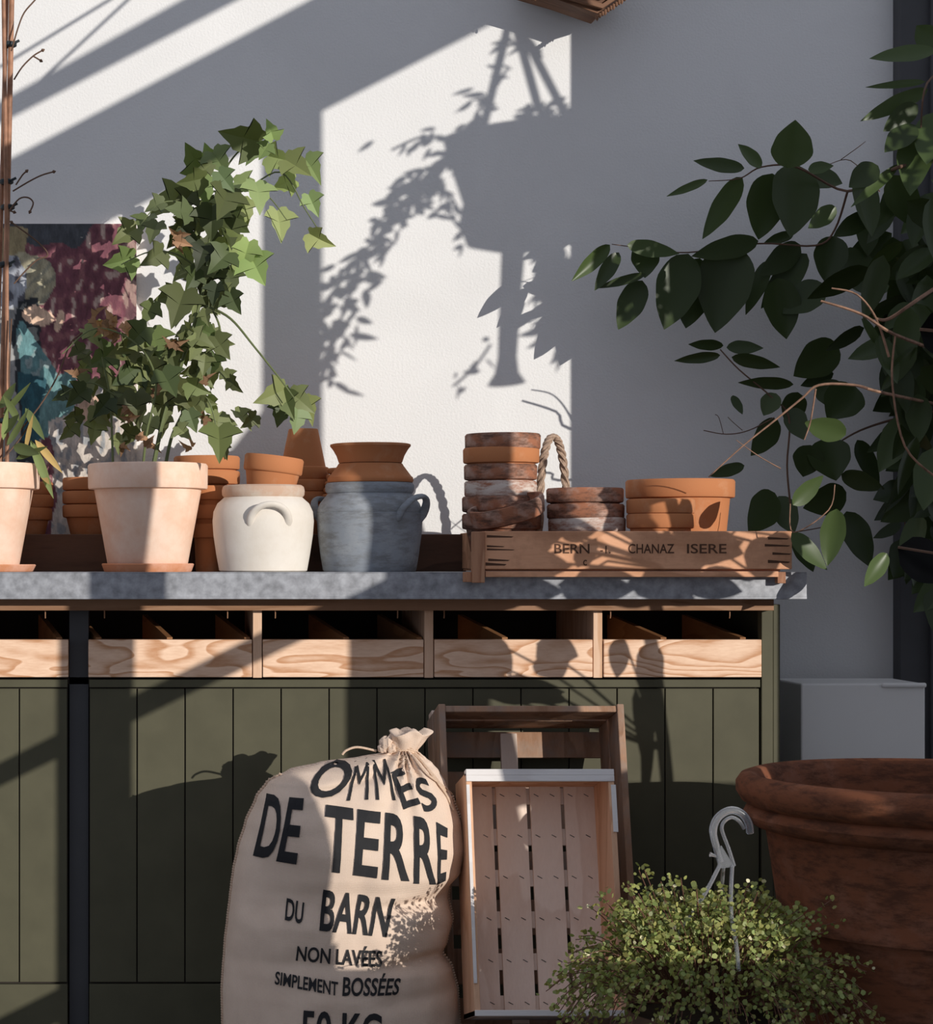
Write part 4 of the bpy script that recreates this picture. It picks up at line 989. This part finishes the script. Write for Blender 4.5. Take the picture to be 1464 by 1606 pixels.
# ------------------------------------------------------------------ out of view to the right: basket and added shrub whose shadows fall into the picture
YK = 3.0
def K(px, py, dy=0): return wallpx(px, py, YK + dy)
hb = thing('hanging_basket', 'trailing plant in a hanging bowl, its shadow lies on the bright wall', 'plant', tuple(K(830, 300)))
ck = K(835, 300); zt1 = K(0, 205).z; zb1 = K(0, 388).z; R = .205
MB().lathe([(0, zb1 - ck.z), (R * .35, zb1 - ck.z), (R * .62, zb1 - ck.z + .02), (R * .70, zb1 - ck.z + .07), (R * .66, zb1 - ck.z + .12), (R * .8, zt1 - ck.z - .05), (R * .85, zt1 - ck.z), (R * .8, zt1 - ck.z), (R * .5, zb1 - ck.z + .03), (0, zb1 - ck.z + .02)], ck, 48).build('bowl', M['terra'], hb)
m = MB()
for q in ((757, 205, -.1), (890, 185, .05), (845, 170, .12)):
    m.tube([K(q[0], q[1], q[2]), K(803, 18)], .009, 8)
m.tube([K(803, 18), Vector((K(803, 18).x, YK, 2.98))], .006, 6); m.build('hanger', M['tie'], hb)
MB().tube([K(806, 380), K(800, 480), K(796, 560), K(795, 585), K(795, 602)], [.024, .021, .019, .024, .038], 12).build('tassel', M['twine'], hb)
m = MB(); ms = MB(); rnd = random.Random(5)
def spray(pts, n, L, w):
    q = smoothpath([K(x, y, rnd.uniform(-.06, .06)) for x, y in pts], 6); ms.tube(q, .0035, 5)
    for i in range(n):
        p = rnd.choice(q) + Vector((rnd.uniform(-.03, .03), rnd.uniform(-.03, .03), rnd.uniform(-.03, .03))); a = rnd.uniform(1.6, 4.2) if rnd.random() < .7 else rnd.uniform(0, 6.28); l_ = L * rnd.uniform(.6, 1.2)
        leaf_oval(m, p, p + Vector((math.cos(a) * l_, rnd.uniform(-.03, .03), -abs(math.sin(a)) * l_)), w * rnd.uniform(.7, 1.2), rnd.uniform(-.5, .5), (1, 1, 1), nseg=5)
spray([(745, 240), (690, 265), (640, 310), (600, 360), (545, 430), (500, 490), (470, 560)], 130, .05, .017)
spray([(690, 265), (630, 330), (575, 410), (535, 500), (505, 600)], 110, .05, .017)
spray([(780, 200), (740, 200), (700, 215), (660, 215), (615, 235)], 26, .04, .013)
spray([(795, 110), (770, 150), (745, 185), (760, 215)], 20, .04, .013)
spray([(850, 380), (860, 430), (840, 480), (880, 520), (890, 550)], 45, .05, .018)
spray([(880, 380), (900, 440), (870, 500), (900, 540)], 30, .05, .018)
spray([(820, 180), (850, 165), (880, 185), (910, 160)], 30, .05, .014)
spray([(770, 540), (745, 575), (712, 605)], 9, .03, .013)
spray([(720, 330), (700, 300), (712, 345), (735, 370)], 24, .03, .013)
spray([(800, 60), (815, 75), (830, 60), (850, 90)], 9, .035, .01)
ms.build('stems', M['twig'], hb); m.build('leaves', M['citrus'], hb, smooth=False)

sh = thing('shade_shrub', 'unseen broad leaved shrub added beyond the right edge to dapple the wooden box with shade', 'shrub', (1.95, 3.3, 0))
MB().lathe(pot_prof(.16, .12, .3, .05, .01), (1.95, 3.3, .001)).build('pot', M['terra'], sh)
m = MB(); ms = MB(); rnd = random.Random(21)
def D(px, py, Y0, Y):                                   # point at depth Y that shades picture point (px, py) on a surface at depth Y0
    p = P(px, py, Y0); return p + Vector((AZ * (Y0 - Y), -(Y0 - Y), EL * (Y0 - Y)))
ms.tube(smoothpath([(1.95, 3.3, .2), (1.93, 3.3, .8), (1.85, 3.32, 1.2), (1.75, 3.35, 1.5)], 6), .012, 8)
SH = [(790,845,850,875,36),(770,870,860,880,40),(800,850,880,838,34),(985,845,1040,870,46),(1010,880,1090,860,60),(1060,850,1130,868,50),(1170,850,1210,880,44),(1050,838,1150,846,30),
      (730,690,800,700,40),(740,720,790,735,60),(760,745,800,760,50),(740,775,830,770,40),(880,790,940,800,70),(870,810,950,815,60),(990,760,1060,770,46),(1000,790,1030,810,50),(1080,780,1110,830,40),(1200,840,1240,860,30),
      (760,920,900,925,40),(890,915,1010,922,44),(1000,912,1120,920,40),(1090,905,1180,925,36),(700,915,790,922,30),(765,850,860,860,50),(800,885,890,890,36),(1080,845,1160,870,40),(1090,880,1160,850,26),(1165,895,1222,860,44),(980,765,1080,770,34),(1090,790,1120,830,24),(730,735,800,740,44),(740,690,790,712,34),(870,775,950,785,46),(900,890,930,845,24)]
for (xa_, ya_, xb_, yb_, w_) in SH:
    Yk = rnd.uniform(3.2, 3.5); a_ = D(xa_, ya_, 4.38, Yk); b_ = D(xb_, yb_, 4.38, Yk + rnd.uniform(-.03, .03))
    leaf_oval(m, a_, b_, w_ * 1.35 * kb, rnd.uniform(-.3, .3), (1, 1, 1)); ms.tube([a_, a_.lerp(Vector((1.80, 3.33, 1.25)), .35) + Vector((0, 0, .02)), Vector((1.84, 3.32, 1.2))], .003, 5)
SD = [(690,1010,760,1050,60),(760,1000,800,1060,44),(840,1010,905,1030,56),(855,1020,880,1065,60),(975,1000,965,1065,46),(1020,1005,1015,1100,46),(1000,1080,1012,1200,26),(1015,1060,1010,1290,26),(720,1060,800,1075,60),(760,1080,890,1085,50),(800,1070,895,1100,40),(700,1080,760,1110,40)]
for (xa_, ya_, xb_, yb_, w_) in SD:
    Yk = rnd.uniform(3.4, 3.6); a_ = D(xa_, ya_, 4.5, Yk); b_ = D(xb_, yb_, 4.5, Yk)
    leaf_oval(m, a_, b_, w_ * kb, rnd.uniform(-.3, .3), (1, 1, 1)); ms.tube([a_, a_.lerp(Vector((1.9, 3.3, .9)), .4), Vector((1.93, 3.3, .85))], .0025, 5)
ms.build('stems', M['twig'], sh); m.build('leaves', M['citrus'], sh)
